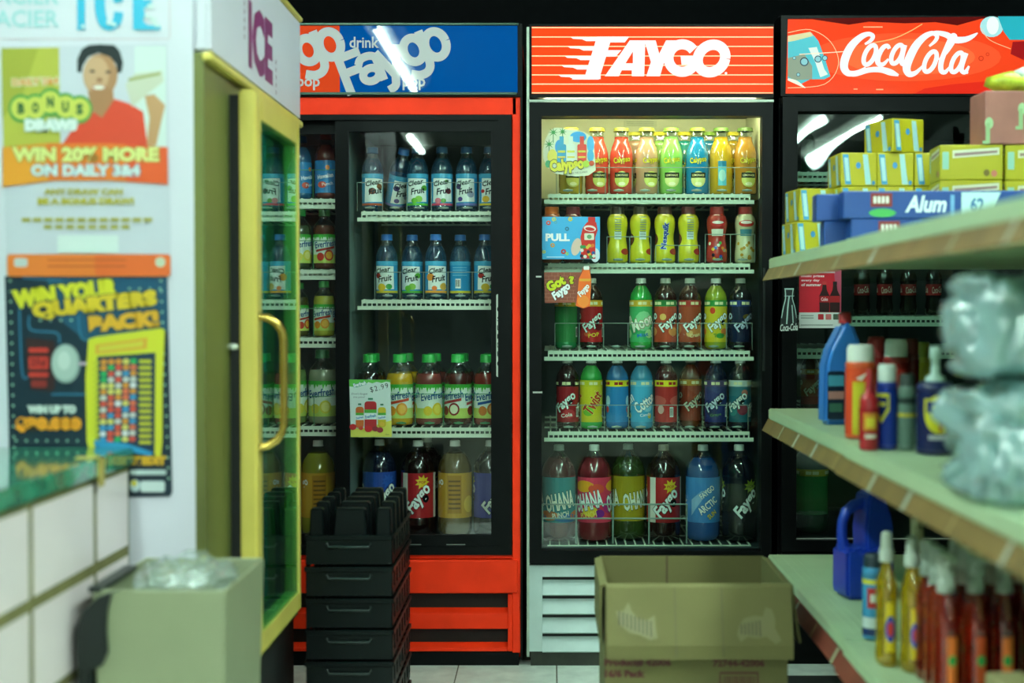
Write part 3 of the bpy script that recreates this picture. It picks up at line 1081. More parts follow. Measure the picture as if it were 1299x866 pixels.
row(MIDC, 'fourth shelf', SH[3], 'soda', [
    (720, 'dark red soda bottle with maroon label', '2a0e10', 'a8aca4', 'cherry', -.2),
    (750, 'bright green soda bottle with yellow label', '2fa040', 'dfe4dc', 'pine', .1),
    (783, 'blue soda bottle with printed back label', '2a68a0', 'c0c8c4', 'bluepop', 0),
    (814, 'light blue soda bottle with sky-blue label', '3a90b8', 'c8d0cc', 'cotton', .2),
    (845, 'dark red soda bottle with barcode label', '481416', 'c8ccc4', 'redback', -.75),
    (876, 'amber soda bottle with brown label', '5a2a14', '8a8a80', 'ember', .3, dict(Y=YB + .06)),
    (908, 'navy soda bottle with violet band', '141a38', 'a8b0b0', 'grape', -.2),
    (939, 'dark soda bottle with teal label', '1a2226', 'b0b8b4', 'teal', -.4),
], 'soda_bottle', 'small soda bottles in the orange-sign cooler')
row(MIDC, 'bottom shelf', SH[4], 'big', [
    (709, 'large red soda bottle with teal label', '4a1a1c', '8a9490', 'ohana_teal', 0),
    (754, 'large red soda bottle with pink fruit label', '6a1a24', 'dfe4dc', 'ohana_pink', -.5),
    (797, 'large green soda bottle with mustard label', '2a3c18', '8a9490', 'ohana_yellow', .5, dict(Y=YB + .05)),
    (842, 'large dark soda bottle with red starburst label', '1c0c0e', '8a8478', 'fay_red', 0),
    (892, 'large blue soda bottle with blue label', '1c4a88', 'b4bcb8', 'arctic', .1),
    (938, 'large black soda bottle with black label', '0c1010', 'dfe4dc', 'fay_dark', .25),
], 'soda_bottle', 'large soda bottles in the orange-sign cooler', Y=YB + .015)

# stickers on the middle door
st = Sheet(660, 10, 3.815)
pts = [(110, 690), (120, 640), (140, 600), (165, 580), (200, 582), (240, 590), (275, 590), (310, 600), (345, 625), (358, 680), (362, 740), (365, 785), (330, 810), (270, 815), (215, 808), (165, 800), (130, 770), (112, 730)]
st.poly(pts, 'd8e0c0')
for cx, cy, r in ((160, 603, 26), (205, 600, 22), (140, 660, 28)):
    st.star(cx, cy, 7, r, 8, '2f8a3a')
    st.rect(cx - 2, cy, cx + 2, cy + 50, '2f7a3a')
st.ell(190, 672, 22, 34, '2a8cc8'); st.ell(280, 625, 40, 26, '3aa0d8'); st.ell(340, 660, 18, 40, '58b4e0'); st.ell(340, 715, 16, 30, '4aa8d0')
st.ell(155, 720, 24, 36, 'd8cc4a'); st.ell(135, 755, 14, 18, '2a9a5a')
for cx, c in ((200, '2a90b8'), (245, 'd8e4d0'), (298, 'd8402a')):
    st.rect(cx - 22, 660, cx + 22, 745, c, 8); st.rect(cx - 10, 622, cx + 10, 668, c)
    st.rect(cx - 18, 690, cx + 18, 700, 'c8c83a'); st.rect(cx - 18, 718, cx + 18, 726, 'd8c84a')
st.text('Calypso', 225, 765, 165, 74, 'd6cf2a', rot=6, bold=.06, edge='2a3018', edge_w=.05)
st.ell(318, 755, 17, 17, 'a8c83a'); st.ell(345, 752, 13, 13, 'c8502a')
st.text('TASTE OF THE ISLANDS', 270, 798, 110, 9, '4a5a4a', rot=6)
flat('sticker', st, YG - .001, GLOSSP, None).name = 'lemonade_sticker'
props(bpy.data.objects['lemonade_sticker'], 'round die-cut sticker with palms and yellow lettering on orange-sign cooler door', 'sticker')

st = Sheet(680, 265, 6.667)
st.rect(52, 66, 540, 424, '3fa8dc')
for cx, cy, r, c in ((105, 118, 20, 'd8503a'), (152, 88, 18, 'c8c84a'), (165, 112, 14, '4a9ab8'), (290, 86, 19, 'd8c83a'), (262, 168, 18, '2a6a8a'), (140, 306, 19, 'd8963a'), (232, 360, 22, 'b83a3a'), (262, 378, 14, '9ac84a'), (68, 362, 14, 'c8c43a')):
    st.ell(cx, cy, r, r, c, n=12); st.ell(cx, cy, r * .4, r * .4, '3fa8dc', n=8)
st.text('PULL', 183, 240, 205, 66, 'f0f4f4', bold=.05)
st.ell(340, 320, 40, 75, 'd8c0b0', rot=15); st.ell(500, 390, 38, 60, 'c8d8e0')
st.rect(440, 68, 500, 115, 'c8241e', 6)
st.poly([(430, 112), (508, 112), (520, 180), (500, 240), (502, 420), (376, 420), (384, 300), (376, 240), (395, 160)], 'c8281e')
st.ell(455, 165, 52, 26, 'e8dcd4', rot=8); st.ell(455, 170, 40, 15, 'c8281e', rot=8)
st.rect(408, 205, 490, 262, 'e0dcc8', 8); st.ell(450, 235, 20, 18, '6a9a6a')
rr = random.Random(5)
for k in range(16):
    st.ell(rr.uniform(385, 490), rr.uniform(295, 412), 15, 15, ['d8b83a', '1a2030', '3a8a4a', 'e0dcd0', '2a5a9a', 'd8702a'][k % 6], n=10)
st.rect(90, 402, 240, 410, 'a8d8ec')
o = flat('pull_sticker', st, YG - .001, GLOSSP)
props(o, 'blue rectangular pull sticker with red bottle on orange-sign cooler door', 'sticker')

st = Sheet(680, 265, 6.667)
st.poly([(68, 535), (380, 535), (400, 482), (455, 482), (468, 600), (455, 820), (400, 842), (335, 820), (332, 790), (74, 795)], '8a4a3a')
for j in range(8):
    st.rect(70, 565 + j * 30, 335, 568 + j * 30, 'a8705a', same=j > 0)
    for i in range(5): st.rect(80 + i * 52 + (j % 2) * 26, 537 + j * 30, 83 + i * 52 + (j % 2) * 26, 565 + j * 30, 'a8705a', same=True)
st.text('Got', 165, 630, 165, 90, 'cfd42c', rot=28, bold=.06, edge='3a3a10')
st.text('?', 300, 600, 50, 70, 'cfd42c', rot=10, bold=.06, edge='3a3a10')
st.text('Faygo', 215, 700, 175, 88, 'eef2f2', rot=38, bold=.05, shear=.2, edge='2a2a3a')
st.rect(402, 483, 450, 515, 'e8ece4', 6)
st.poly([(400, 515), (452, 515), (466, 600), (456, 820), (400, 840), (338, 818), (352, 700), (362, 590)], 'f0702c')
st.ell(400, 780, 50, 50, 'f08a3a'); st.rect(365, 590, 465, 610, 'e8a83a')
st.text('Faygo', 405, 690, 120, 62, 'f2ece4', rot=48, bold=.05, shear=.2, edge='c03a1a')
o = flat('brick_sticker', st, YG - .001, GLOSSP)
props(o, 'brick-patterned sticker with orange bottle and yellow Got lettering on cooler door', 'sticker')

# ============ left cooler (red, blue sign, sliding doors)
red = thing('drink_cooler', 'wide red drink cooler with sliding glass doors and blue sign', 'cooler')
rx0, rx1 = X(215), X(662)
ri0, ri1, rz0, rz1 = X(232), X(654), Z(690), Z(150)
cabinet('cabinet', red, rx0, rx1 - .004, ri0, ri1, rz0, rz1, Z(31), m_red, m_lining_dim)
f = MB()
f.box(rx0, rx1 - .016, YD - .004, YD + .03, Z(146), Z(123.5))
f.box(rx1 - .03, rx1 - .003, YD - .004, YD + .03, 0.04, Z(123.5))
f.box(rx0, X(232), YD - .004, YD + .03, 0.04, Z(146))
f.build('red_frame', m_red, red, bevel=.002)
MB().box(rx0, rx1, YD - .01, YD + .03, Z(123), Z(31)).box(rx1 - .004, rx1 + .002, YD - .012, YD + .03, .02, Z(31)).build('sign_housing', m_blackpl, red)
b = MB()
b.box(X(632), X(649), YD - .012, YD + .03, Z(703), Z(146)).box(X(228), X(632), YD - .012, YD + .03, Z(703), Z(692)).box(X(228), X(632), YD - .012, YD + .03, Z(153), Z(146))
b.build('door_track', m_blackpl, red)
# sliding doors
dr = ring(red, 'sliding_door', X(426), X(634), Z(696), Z(153), (X(443) - X(426), X(634) - X(623), Z(678) - Z(696), Z(153) - Z(167)), YD - .006, YD + .014, m_blackpl)
MB().box(X(441), X(625), YD + .004, YD + .008, Z(680), Z(165)).build('glass_pane', DIMGLASS, dr)
hs = Sheet()
hs.rect(629.5, 373, 635, 478, 'c4ccc0', 2)
hs.ell(632.3, 392, 1.8, 3, '14181a'); hs.ell(632.3, 461, 1.8, 3, '14181a')
for k, ch in enumerate('SLIDE'):
    hs.text(ch, 632.3, 404.5 + k * 11, 3.4, 6, '1c2420', rot=0, bold=.02)
o = flat('slide_handle', hs, YD - .008, PRINT, dr, slab=.002)
MB().box(X(466), X(476), YD - .008, YD - .006, Z(690.5), Z(689.5)).box(X(510), X(534), YD - .008, YD - .006, Z(690.5), Z(689.5)).box(X(566), X(590), YD - .008, YD - .006, Z(690.5), Z(689.5)).build('track_slot', mat('pale_track_metal', '8a948c', .3, .5), dr)  # pale grey bars along the door's bottom rail
dl = ring(red, 'sliding_door', X(230), X(432), Z(694), Z(153), (X(243) - X(230), X(432) - X(426), Z(678) - Z(694), Z(153) - Z(169)), YD + .018, YD + .034, m_blackpl)
MB().box(X(241), X(428), YD + .024, YD + .028, Z(680), Z(167)).build('glass_pane', DIMGLASS, dl)
# red base panel
b = MB()
zt = Z(703)
b.box(rx0, rx1 - .03, YD - .002, YD + .03, Z(708), zt)
b.build('base_rail', m_red, red, bevel=.001)
MB().box(rx0 + .02, X(657), YD - .02, YD + .02, Z(751), Z(709)).build('kick_panel', m_red, red, bevel=.004)
pn = MB()
x0, x1 = rx0 + .02, X(644)
pn.box(x0, x1, YD - .006, YD + .03, Z(797), Z(777)).box(x0, x1, YD - .006, YD + .03, .045, Z(821)).box(x1, rx1 - .03, YD - .006, YD + .03, .045, Z(753))
pn.build('vent_panel', m_red, red, bevel=.002)
MB().box(x0, x1, YD + .024, YD + .029, .046, Z(753)).build('vent_backing', mat('vent_slot_shade', '140a08', .8, vary=.3), red)  # near-black colour paints the shade inside the vent slots
for _p in (777, 821):
    MB().prism([(YD - .002, Z(_p) - .001), (YD + .023, Z(_p - 5)), (YD + .023, Z(_p) - .001)], x0, x1, 'x').build('vent_ledge', m_red, red)
MB().box(rx0 + .01, rx1 - .01, YD + .002, YBACK, 0, .042).build('plinth', m_blackpl, red)
# blue sign
sg = Sheet(370, 0, 4.184)
sg.rect(-640, 138, 1195, 490, '0055a6')
sg.rect(-140, 138, 255, 490, 'ee4a22')
gr = 'c9d2d0'
def tilt(txt, cx, cy, w, h, rot): sg.text(txt, cx, cy, w, h, gr, rot=rot, bold=.045)
def loop(cx, cy, rx, ry, n=18): return [(cx + rx * math.cos(2 * math.pi * k / n), cy + ry * math.sin(2 * math.pi * k / n)) for k in range(n + 1)]
LET = {'F': [[(-.27, -.72), (-.27, .62)], [(-.40, .50), (.46, .50)], [(-.3, -.02), (.36, -.02)]],
       'a': [[(-.36, .26), (-.22, .42), (.05, .44), (.25, .34), (.29, .1), (.29, -.52)], loop(-.06, -.19, .28, .22)],
       'y': [[(-.36, .52), (.02, -.42)], [(.42, .52), (.02, -.42), (-.10, -.72), (-.36, -.80)]],
       'g': [loop(-.02, .02, .31, .38), [(.33, .52), (.33, -.45), (.2, -.75), (-.08, -.80), (-.36, -.66)]],
       'o': [loop(0, 0, .32, .40)]}
c21, s21 = math.cos(math.radians(21)), math.sin(math.radians(21))
for ox in (-558, 0):
    sg.layer += 1
    for li_, (cx, cy, ch, S) in enumerate(((318, 375, 'F', 165), (420, 365, 'a', 155), (525, 338, 'y', 160), (650, 268, 'g', 168), (762, 237, 'o', 172))):
        for pts in LET[ch]:
            sg.layer += 1
            sg.stroke([(cx + ox + S * (x * c21 - y * s21), cy - S * (x * s21 + y * c21)) for x, y in pts], S * .275, gr, smooth=ch not in 'F', same=True)
    sg.text('drink', 385 + ox, 226, 155, 58, gr, bold=.02)
    sg.text('pop', 648 + ox, 447, 120, 62, gr, bold=.02)
sg.rect(-640, 138, -145, 490, '0055a6')
flat('sign_panel', sg, YD - .014, print_mat('blue_print_added_glow', .01, .2, 0, .3), red)  # sign has no backlight; weak glow added to brighten its colours
bar = MB().box(rx0, rx1 - .016, YD - .018, YD - .008, Z(121), Z(118)).box(rx0, rx1 - .01, YD - .018, YD - .008, Z(33), Z(30.5)).build('sign_trim', mat('dark_green_trim', '2c4a3c', .35, .3), red)

RS = {}
for i, py in enumerate((267, 379, 541)):
    z = Z(py, YS)
    s = shelf(red, X(450), ri1 - .008, z)
    RS[i] = z + .001
    pr, xs = ((231, (453, 485, 516, 547, 578, 608, 630)), (345, (475, 507, 537, 568, 599, 629)), (500, (490, 526, 562, 600, 630)))[i]
    wire_guard(s, [X(x, YS) for x in xs], z, Z(pr, YS), col=mat('wire_guard_green', '3c8a58', .4) if i == 2 else None)
LS = {}
for i, py in enumerate((251, 341, 427, 539)):
    z = Z(py, YS)
    s = shelf(red, ri0 + .006, X(436), z)
    LS[i] = z + .001
    wire_guard(s, [X(x, YS) for x in (374, 397, 433)], z, Z(py - 36, YS), col=mat('wire_guard_green', '3c8a58', .4), feet=False)
RS[3] = LS[4] = rz0 + .002
MB().box(X(434), X(440), YS - .004, YBACK - .01, rz0 + .002, rz1 - .002).build('inner_partition', mat('partition_panel', (112, 138, 130), .5), red)

row(LEFTC, 'top right shelf', RS[0], 'water', [
    (473, 'clear water bottle with brown fruit label', 'b8dcec', '2a5a80', 'w_coco', .3, dict(see=1)),
    (500, 'clear water bottle tipped forward', 'b8dcec', '2f78c0', 'w_grape', .6, dict(see=1, lean=.36, Y=YB + .10, lift=.014)),
    (530, 'clear water bottle with green apple label', 'b8dcec', '2a5a80', 'w_apple', 0, dict(see=1)),
    (561, 'clear water bottle with red berry label', 'b8dcec', '2a5a80', 'w_berry', .1, dict(see=1)),
    (592, 'clear water bottle with grey grape label', 'b8dcec', '2a5a80', 'w_grape', -.15, dict(see=1)),
    (621, 'clear water bottle with yellow mango label', 'b8dcec', '2a5a80', 'w_mango', .2, dict(see=1)),
], 'water_bottle', 'fruit water bottles in the red cooler')
row(LEFTC, 'second right shelf', RS[1], 'water', [
    (491, 'clear water bottle with red and lemon label', 'b8dcec', '2f78c8', 'w_red', -.2, dict(see=1)),
    (523, 'clear water bottle with leafy green label', 'b8dcec', '2a68a8', 'w_apple', -.1, dict(see=1, Y=YB + .03)),
    (553, 'clear water bottle with orange peach label', 'b8dcec', '2f78c8', 'w_peach', .25, dict(see=1)),
    (584, 'clear water bottle showing barcode side', 'b8dcec', '2a68a8', 'w_back', 0, dict(see=1, Y=YB + .03)),
    (615, 'clear water bottle with fruit mix label', 'b8dcec', '2f70b8', 'w_red', .3, dict(see=1)),
], 'water_bottle', 'fruit water bottles in the red cooler')
row(LEFTC, 'third right shelf', RS[2], 'juice', [
    (469, 'dark juice bottle behind price card', '1a1210', '2fae4a', 'j_dark', 0),
    (507, 'yellow orange-juice bottle with green cap', 'c8a020', '2fae4a', 'j_orange', 0),
    (544, 'pink juice bottle with lemon label', '7a3a34', '2fae4a', 'j_pine', .5),
    (581, 'dark apple juice bottle with cut apple label', '4a2018', '2fae4a', 'j_apple', -.5),
    (618, 'red juice bottle with blue ribbon label', '7a2a20', '2fae4a', 'j_grape', .2),
], 'juice_bottle', 'green-capped juice bottles in the red cooler')
for k, (px, c, of) in enumerate(((473, '1a1210', 'first'), (516, 'c8a020', 'second'), (551, '7a3a34', 'third'), (586, '4a2018', 'fourth'), (622, '7a2a20', 'fifth'))):
    place_bottle('juice', (X(px, YB + .11), YB + .11, RS[2]), c, '2a9a44', 'green-capped juice bottle behind the %s front bottle, right-hand shelf of %s' % (of, LEFTC), 'green-capped juice bottles in the red cooler', 'j_orange', rz=.2, name='juice_bottle')
row(LEFTC, 'right-hand floor', RS[3], 'big', [
    (481, 'large dark blue soda bottle', '141c30', 'c8ccc4', 'fay_blue', .3, dict(Y=YB + .06)),
    (530, 'large dark soda bottle with red label', '160a0a', 'dfe2da', 'fay_red', 0, dict(Y=YB + .03)),
    (577, 'large amber soda bottle with golden label', '5a4a20', 'dfe2da', 'lemon_big', .1, dict(Y=YB + .03)),
    (622, 'large dark soda bottle with purple label', '181420', 'dfe2da', 'fay_purple', .2, dict(Y=YB + .03)),
], 'soda_bottle', 'large soda bottles in the red cooler')
place_bottle('big', (X(541, YB + .17), YB + .17, RS[3]), '160a0a', 'b8bcb4', 'large dark soda bottle in the back row on the red cooler floor', 'large soda bottles in the red cooler', 'fay_dark')
for shelf_i, shape, sn, specs in (
        (0, 'water', 'top left shelf', ((383, 'blue punch bottle half hidden by freezer door', '1f5a80', '2a6aa0', 'punch', .9, .2), (414, 'brown punch bottle with blue label', '5a2a20', '8a3020', 'punch', .1, .21))),
        (1, 'juice', 'second left shelf', ((381, 'green-label juice bottle half hidden by freezer door', '3a4a30', '2a8a40', 'j_lemon', .6, .19), (412, 'reddish juice bottle in green shade', '5a3020', '3a6a3a', 'j_mix', .3, .19))),
        (2, 'juice', 'third left shelf', ((379, 'mixed fruit juice bottle half hidden by freezer door', '4a4a20', '2a8a40', 'j_mix', .9, .17), (411, 'yellow-green juice bottle with red ribbon label', 'b8b83c', '2f9a48', 'j_orange', 0, .175))),
        (3, 'juice', 'fourth left shelf', ((371, 'lemon juice bottle half hidden by freezer door', '6a8a50', '2a8a40', 'j_lemon', -.9, .235), (409, 'cloudy grey juice bottle with pear label', '8a9478', '2a6a40', 'j_lemon', .1, .235))),
        (4, 'big', 'left-hand floor', ((357, 'large orange soda bottle behind freezer door', '6a3a18', 'c8ccc4', 'fay_orange', 0, .2), (403, 'large yellow soda bottle with gold label', '8a8a20', 'dfe2da', 'lemon_big', .3, .255)))):
    for i, (px, desc, liq, cap, des, rz, h) in enumerate(specs):
        yy = YB + (.03 if shape == 'big' else 0)
        zb = LS[shelf_i]
        if shelf_i == 4 and i == 1: pass
        place_bottle(shape, (X(px, yy), yy, zb), liq, cap, '%s, %s of %s' % (desc, sn, LEFTC), 'bottles behind the left sliding door', des, rz=rz, name={'big': 'soda_bottle', 'water': 'punch_bottle'}.get(shape, 'juice_bottle'), h=h if shelf_i != 4 else None)

# price card on the sliding door
st = Sheet(435, 475, 10.19)
st.poly([(82, 62), (612, 68), (632, 805), (102, 808)], 'cfe2dc')
st.poly([(82, 62), (612, 68), (614, 100), (560, 88), (500, 108), (440, 92), (380, 112), (330, 95), (290, 130), (180, 165), (84, 150)], '5cb848')
st.text('Everfresh', 218, 122, 165, 50, 'e8f4f0', rot=14, bold=.05, edge='2a7ab0', edge_w=.06)
st.text('$2.99', 470, 172, 240, 78, '20282a', rot=14, space=1.25, bold=.0)
st.text("Don't forget", 215, 250, 210, 34, '4a5a6a', shear=.2)
st.text('the juice!', 210, 292, 150, 28, '4a5a6a', shear=.2)
st.poly([(98, 700), (300, 690), (628, 590), (632, 805), (102, 808)], 'd4d45a')
for cx, w, y0, y1, c in ((218, 52, 415, 690, 'c8682a'), (505, 52, 420, 680, 'c8b82a'), (358, 78, 345, 720, 'b0242a')):
    st.rect(cx - w, y0, cx + w, y1, c, 36)
    h = y1 - y0
    st.rect(cx - w, y0 + h * .28, cx + w, y0 + h * .42, '4aa83c')
    st.rect(cx - w, y0 + h * .40, cx + w, y0 + h * .62, 'dcecec')
    st.text('Everfresh', cx, y0 + h * .51, w * 1.8, h * .11, '3a84b8', rot=10, bold=.03)
    st.rect(cx - w * .4, y0 - 44, cx + w * .4, y0 - 22, '2f7a5a')
for cx, cy, r, c in ((130, 675, 46, 'b8242a'), (235, 690, 30, 'c8442a'), (330, 700, 50, 'c0242a'), (420, 700, 40, '8a2a34'), (480, 715, 42, '98303a'), (505, 640, 36, 'd8b83a')):
    st.ell(cx, cy, r, r * .85, c, n=14)
st.text('16oz', 575, 772, 50, 22, '5a6a3a')
o = flat('price_card', st, YD - .009, PRINT, slab=.001)
props(o, 'small juice price card reading $2.99 taped on the red cooler door', 'price card')

# ============ right cooler (red script sign)
cok = thing('drink_cooler', 'black drink cooler with glowing red script sign behind the shelving', 'cooler')
cx0, cx1 = X(989), X(1420)
ci0, ci1, cz0, cz1 = X(1008), X(1400), Z(684), Z(142)
cabinet('cabinet', cok, cx0, cx1, ci0, ci1, cz0, cz1, Z(18), m_blackpl, m_lining_dark)
MB().box(cx0, cx1, YD - .006, YD + .03, Z(122), Z(20)).build('sign_housing', m_blackpl, cok)
dk = ring(cok, 'door', cx0 + .004, cx1 - .01, Z(698), Z(124), (ci0 - cx0, .05, Z(684) - Z(698), Z(124) - Z(142)), YD - .02, YD + .028, m_blackpl)
MB().box(ci0 - .004, X(1379), YG, YG + .004, cz0 - .004, cz1 + .004).build('glass_pane', WAVYGLASS, dk)
MB().box(ci0, X(1380), YD - .003, YD + .001, Z(683.6), Z(682)).build('door_trim', mat('bright_pin', 'd0d4cc', .3, .6), dk)
MB().box(cx0 + .01, cx1 - .01, YD, YD + .03, .04, Z(700)).build('base_panel', m_blackpl, cok)
MB().box(cx0 + .02, cx1 - .02, YD + .02, YBACK, 0, .04).build('plinth', m_blackpl, cok)
CS = {}
for i, py in enumerate((217, 400, 441, 522, 600)):
    if py in (600,): continue
    z = Z(py, YS)
    shelf(cok, ci0 + .006, ci1 - .02, z)
    CS[i] = z + .001
CS[4] = cz0 + .002
sg = Sheet(970, 0, 3.936)
sg.poly([(118, 96), (1420, 84), (1420, 466), (108, 466)], 'f2431f')
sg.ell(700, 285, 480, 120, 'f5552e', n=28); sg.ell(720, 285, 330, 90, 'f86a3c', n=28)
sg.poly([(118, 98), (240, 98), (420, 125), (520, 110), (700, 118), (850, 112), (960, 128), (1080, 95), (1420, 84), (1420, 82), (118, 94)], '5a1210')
sg.poly([(750, 466), (800, 440), (930, 420), (1100, 405), (1420, 420), (1420, 466)], 'e02c1c')
# ice cubes and bubbles
sg.poly([(118, 200), (180, 190), (235, 165), (270, 205), (305, 300), (330, 380), (300, 395), (230, 395), (180, 420), (118, 390)], '58bcc8')
sg.poly([(118, 290), (200, 270), (240, 330), (240, 395), (150, 400), (118, 380)], '8c9a88')
sg.poly([(220, 240), (262, 235), (285, 300), (300, 345), (318, 370), (280, 385), (255, 310)], 'dce8e0')
sg.poly([(118, 180), (230, 160), (245, 180), (150, 205), (118, 210)], 'd8cfa0')
for cx, cy, r in ((200, 308, 22), (268, 295, 18), (302, 290, 14), (150, 290, 9), (170, 372, 10)):
    sg.ell(cx, cy, r, r, '3a4a5a', n=14); sg.ell(cx, cy, r * .75, r * .75, '8cc4cc', n=14)
sg.stroke([(118, 165), (230, 150), (330, 210), (370, 320), (300, 420), (118, 438)], 3, 'ffd0a0')
sg.stroke([(118, 395), (160, 410), (205, 438)], [10, 18, 4], 'e8e8d8')
sg.ell(1130, 135, 58, 52, 'a8dce0'); sg.ell(1135, 130, 30, 44, 'ecf2f0'); sg.poly([(1160, 84), (1420, 84), (1420, 200), (1220, 200), (1190, 160)], '2aa8b8')
sg.poly([(1235, 210), (1420, 200), (1420, 300), (1290, 300), (1225, 270)], '9a1a1c')
sg.stroke([(1075, 140), (1120, 200), (1225, 245)], 3, 'ffc090')
sg.stroke([(540, 215), (640, 195), (720, 160), (785, 122)], 5, 'ffb070'); sg.stroke([(175, 272), (300, 265), (400, 258)], 4, 'ffe0c0')
for cx, cy, w in ((540, 137, 48), (455, 444, 10), (575, 446, 18)): sg.rect(cx - w, cy - 3, cx + w, cy + 3, 'ffb080')
for cx, cy, r in ((1078, 292, 13), (1110, 272, 9)):
    sg.ell(cx, cy, r, r, 'c83018', n=12); sg.ell(cx, cy, r * .7, r * .7, 'f5502c', n=12)
wc = 'eef0f4'
def sw(pts, w): sg.stroke(pts, [q * 1.3 for q in w] if isinstance(w, list) else w * 1.25, wc, same=True)
sg.layer += 1
sw([(500, 222), (528, 205), (540, 182), (515, 172), (475, 190), (430, 235), (402, 295), (398, 340), (420, 366), (460, 362), (505, 338)], [8, 14, 16, 18, 24, 30, 32, 30, 24, 16, 8])
sw([(402, 368), (450, 368), (520, 350), (580, 348), (630, 362), (668, 376)], [10, 22, 20, 22, 24, 8])
def letter_o(cx, cy, rx, ry, w=18):
    sw([(cx + rx * math.cos(a) - .35 * ry * math.sin(a), cy + ry * math.sin(a)) for a in [k * math.pi / 7 for k in range(15)]], w)
letter_o(525, 275, 26, 48)
sw([(622, 245), (612, 230), (590, 240), (568, 280), (566, 315), (590, 322), (618, 295)], [14, 16, 18, 20, 20, 16, 8])
letter_o(660, 272, 24, 46)
sw([(700, 226), (686, 280), (684, 315), (702, 320), (722, 296)], [16, 18, 18, 16, 8])
sw([(820, 232), (850, 205), (858, 182), (836, 168), (795, 186), (752, 232), (718, 300), (708, 345), (724, 370), (755, 362), (790, 328)], [8, 14, 16, 18, 24, 30, 32, 30, 24, 16, 8])
letter_o(826, 308, 26, 50)
sw([(868, 300), (905, 262), (945, 200), (948, 178), (930, 182), (905, 240), (880, 310), (880, 352), (900, 360), (922, 335)], [8, 14, 16, 12, 14, 18, 20, 20, 16, 8])
letter_o(958, 312, 24, 48)
sw([(1005, 266), (985, 320), (982, 352), (1000, 360), (1018, 330)], [16, 18, 18, 16, 8])
sw([(792, 180), (850, 166), (905, 176), (945, 200), (1000, 198), (1040, 180), (1060, 166)], [10, 16, 22, 26, 22, 14, 4])
sg.ell(1008, 362, 7, 7, wc)
flat('sign_panel', sg, YD - .008, print_mat('red_backlit_print', .08, SIGN_POWER, 0, .3), cok)

pst = Sheet(970, 200, 3.936)
pst.rect(172, 560, 382, 850, 'c81e30')
pst.poly([(345, 560), (382, 560), (382, 770), (365, 770)], 'b04860')
for k, tx in enumerate(('music prizes', 'every day', 'of summer')):
    w = (115, 92, 100)[k]
    pst.text(tx, 182 + w / 2, 592 + k * 21, w, 15, 'f0e8e8', bold=.03)
pst.rect(184, 568, 350, 576, 'e8d0d4')
for cx in (298, 350):
    pst.poly([(cx - 9, 632), (cx + 9, 632), (cx + 12, 660), (cx + 26, 690), (cx + 24, 770), (cx - 24, 770), (cx - 26, 690), (cx - 12, 660)], '2a0e10')
    pst.rect(cx - 10, 618, cx + 10, 634, '1a1a1c' if cx > 320 else 'c83a3a')
    pst.rect(cx - 25, 690, cx + 25, 722, 'a81a22')
pst.text('Coke', 298, 706, 34, 18, 'f0dcdc', bold=.03)
pst.rect(172, 772, 382, 850, 'd8dcd8')
for x, c in ((280, 'b82a34'), (318, 'c86a6a'), (356, '4a5a4a')): pst.rect(x - 14, 780, x + 14, 808, c, 3)
for y in (785, 797, 832): pst.rect(180, y, 244 if y < 820 else 340, y + 5, '9aa09c')
o = flat('promotion_poster', pst, YG - .001, PRINT)
props(o, 'red summer music promotion poster stuck on the dark right-hand cooler door', 'poster')
bs = Sheet(970, 200, 3.936)
bs.poly([(98, 652), (145, 652), (148, 690), (140, 700), (146, 745), (162, 800), (166, 865), (76, 865), (80, 800), (96, 745), (102, 700), (96, 690)], '0e1a1a')
for pts, w in (([(102, 655), (104, 700), (94, 745), (84, 800)], 5), ([(142, 655), (138, 700), (150, 745), (160, 800)], 4), ([(122, 690), (116, 740), (112, 800), (110, 830)], 7), ([(136, 735), (140, 790), (142, 825)], 5), ([(98, 655), (145, 655)], 7), ([(98, 690), (146, 690)], 3)):
    bs.stroke(pts, w, 'a8c4bc')
bs.text('Coca-Cola', 121, 846, 88, 36, 'd8e0da', shear=.35, bold=.02, rot=4)
o = flat('bottle_decal', bs, YD - .0215, PRINT)
props(o, 'narrow black-and-white bottle decal on the door frame beside the red poster', 'decal')
m = CS[1]
for i, px in enumerate((1093, 1122, 1152, 1184)):
    place_bottle('cola', (X(px, YB), YB, m), '140c0a', '7a1418', 'red-capped cola bottle, %s from left in the row of four in %s' % (ORD[i], COKE), 'cola bottles in the dark cooler', 'cola', rz=.1 * i, h=.175)
place_bottle('soda', (X(1028, YB), YB, CS[3]), '4a2a14', '6a2a18', 'brown drink bottle just above the front end of the middle shelf, in %s' % COKE, 'bottles low in the dark cooler', 'ember', h=.19, rz=2.2)
place_bottle('big', (X(1030, YB), YB, CS[4]), '123a22', '2a6a3a', 'large green soda bottle low in %s' % COKE, 'bottles low in the dark cooler', 'limegreen', rz=1)
place_bottle('soda', (X(1024, YB), YB, CS[0]), '14402a', '2a6a3a', 'green bottle under the wavy reflections, top shelf of %s' % COKE, 'bottles low in the dark cooler', None, h=.14)

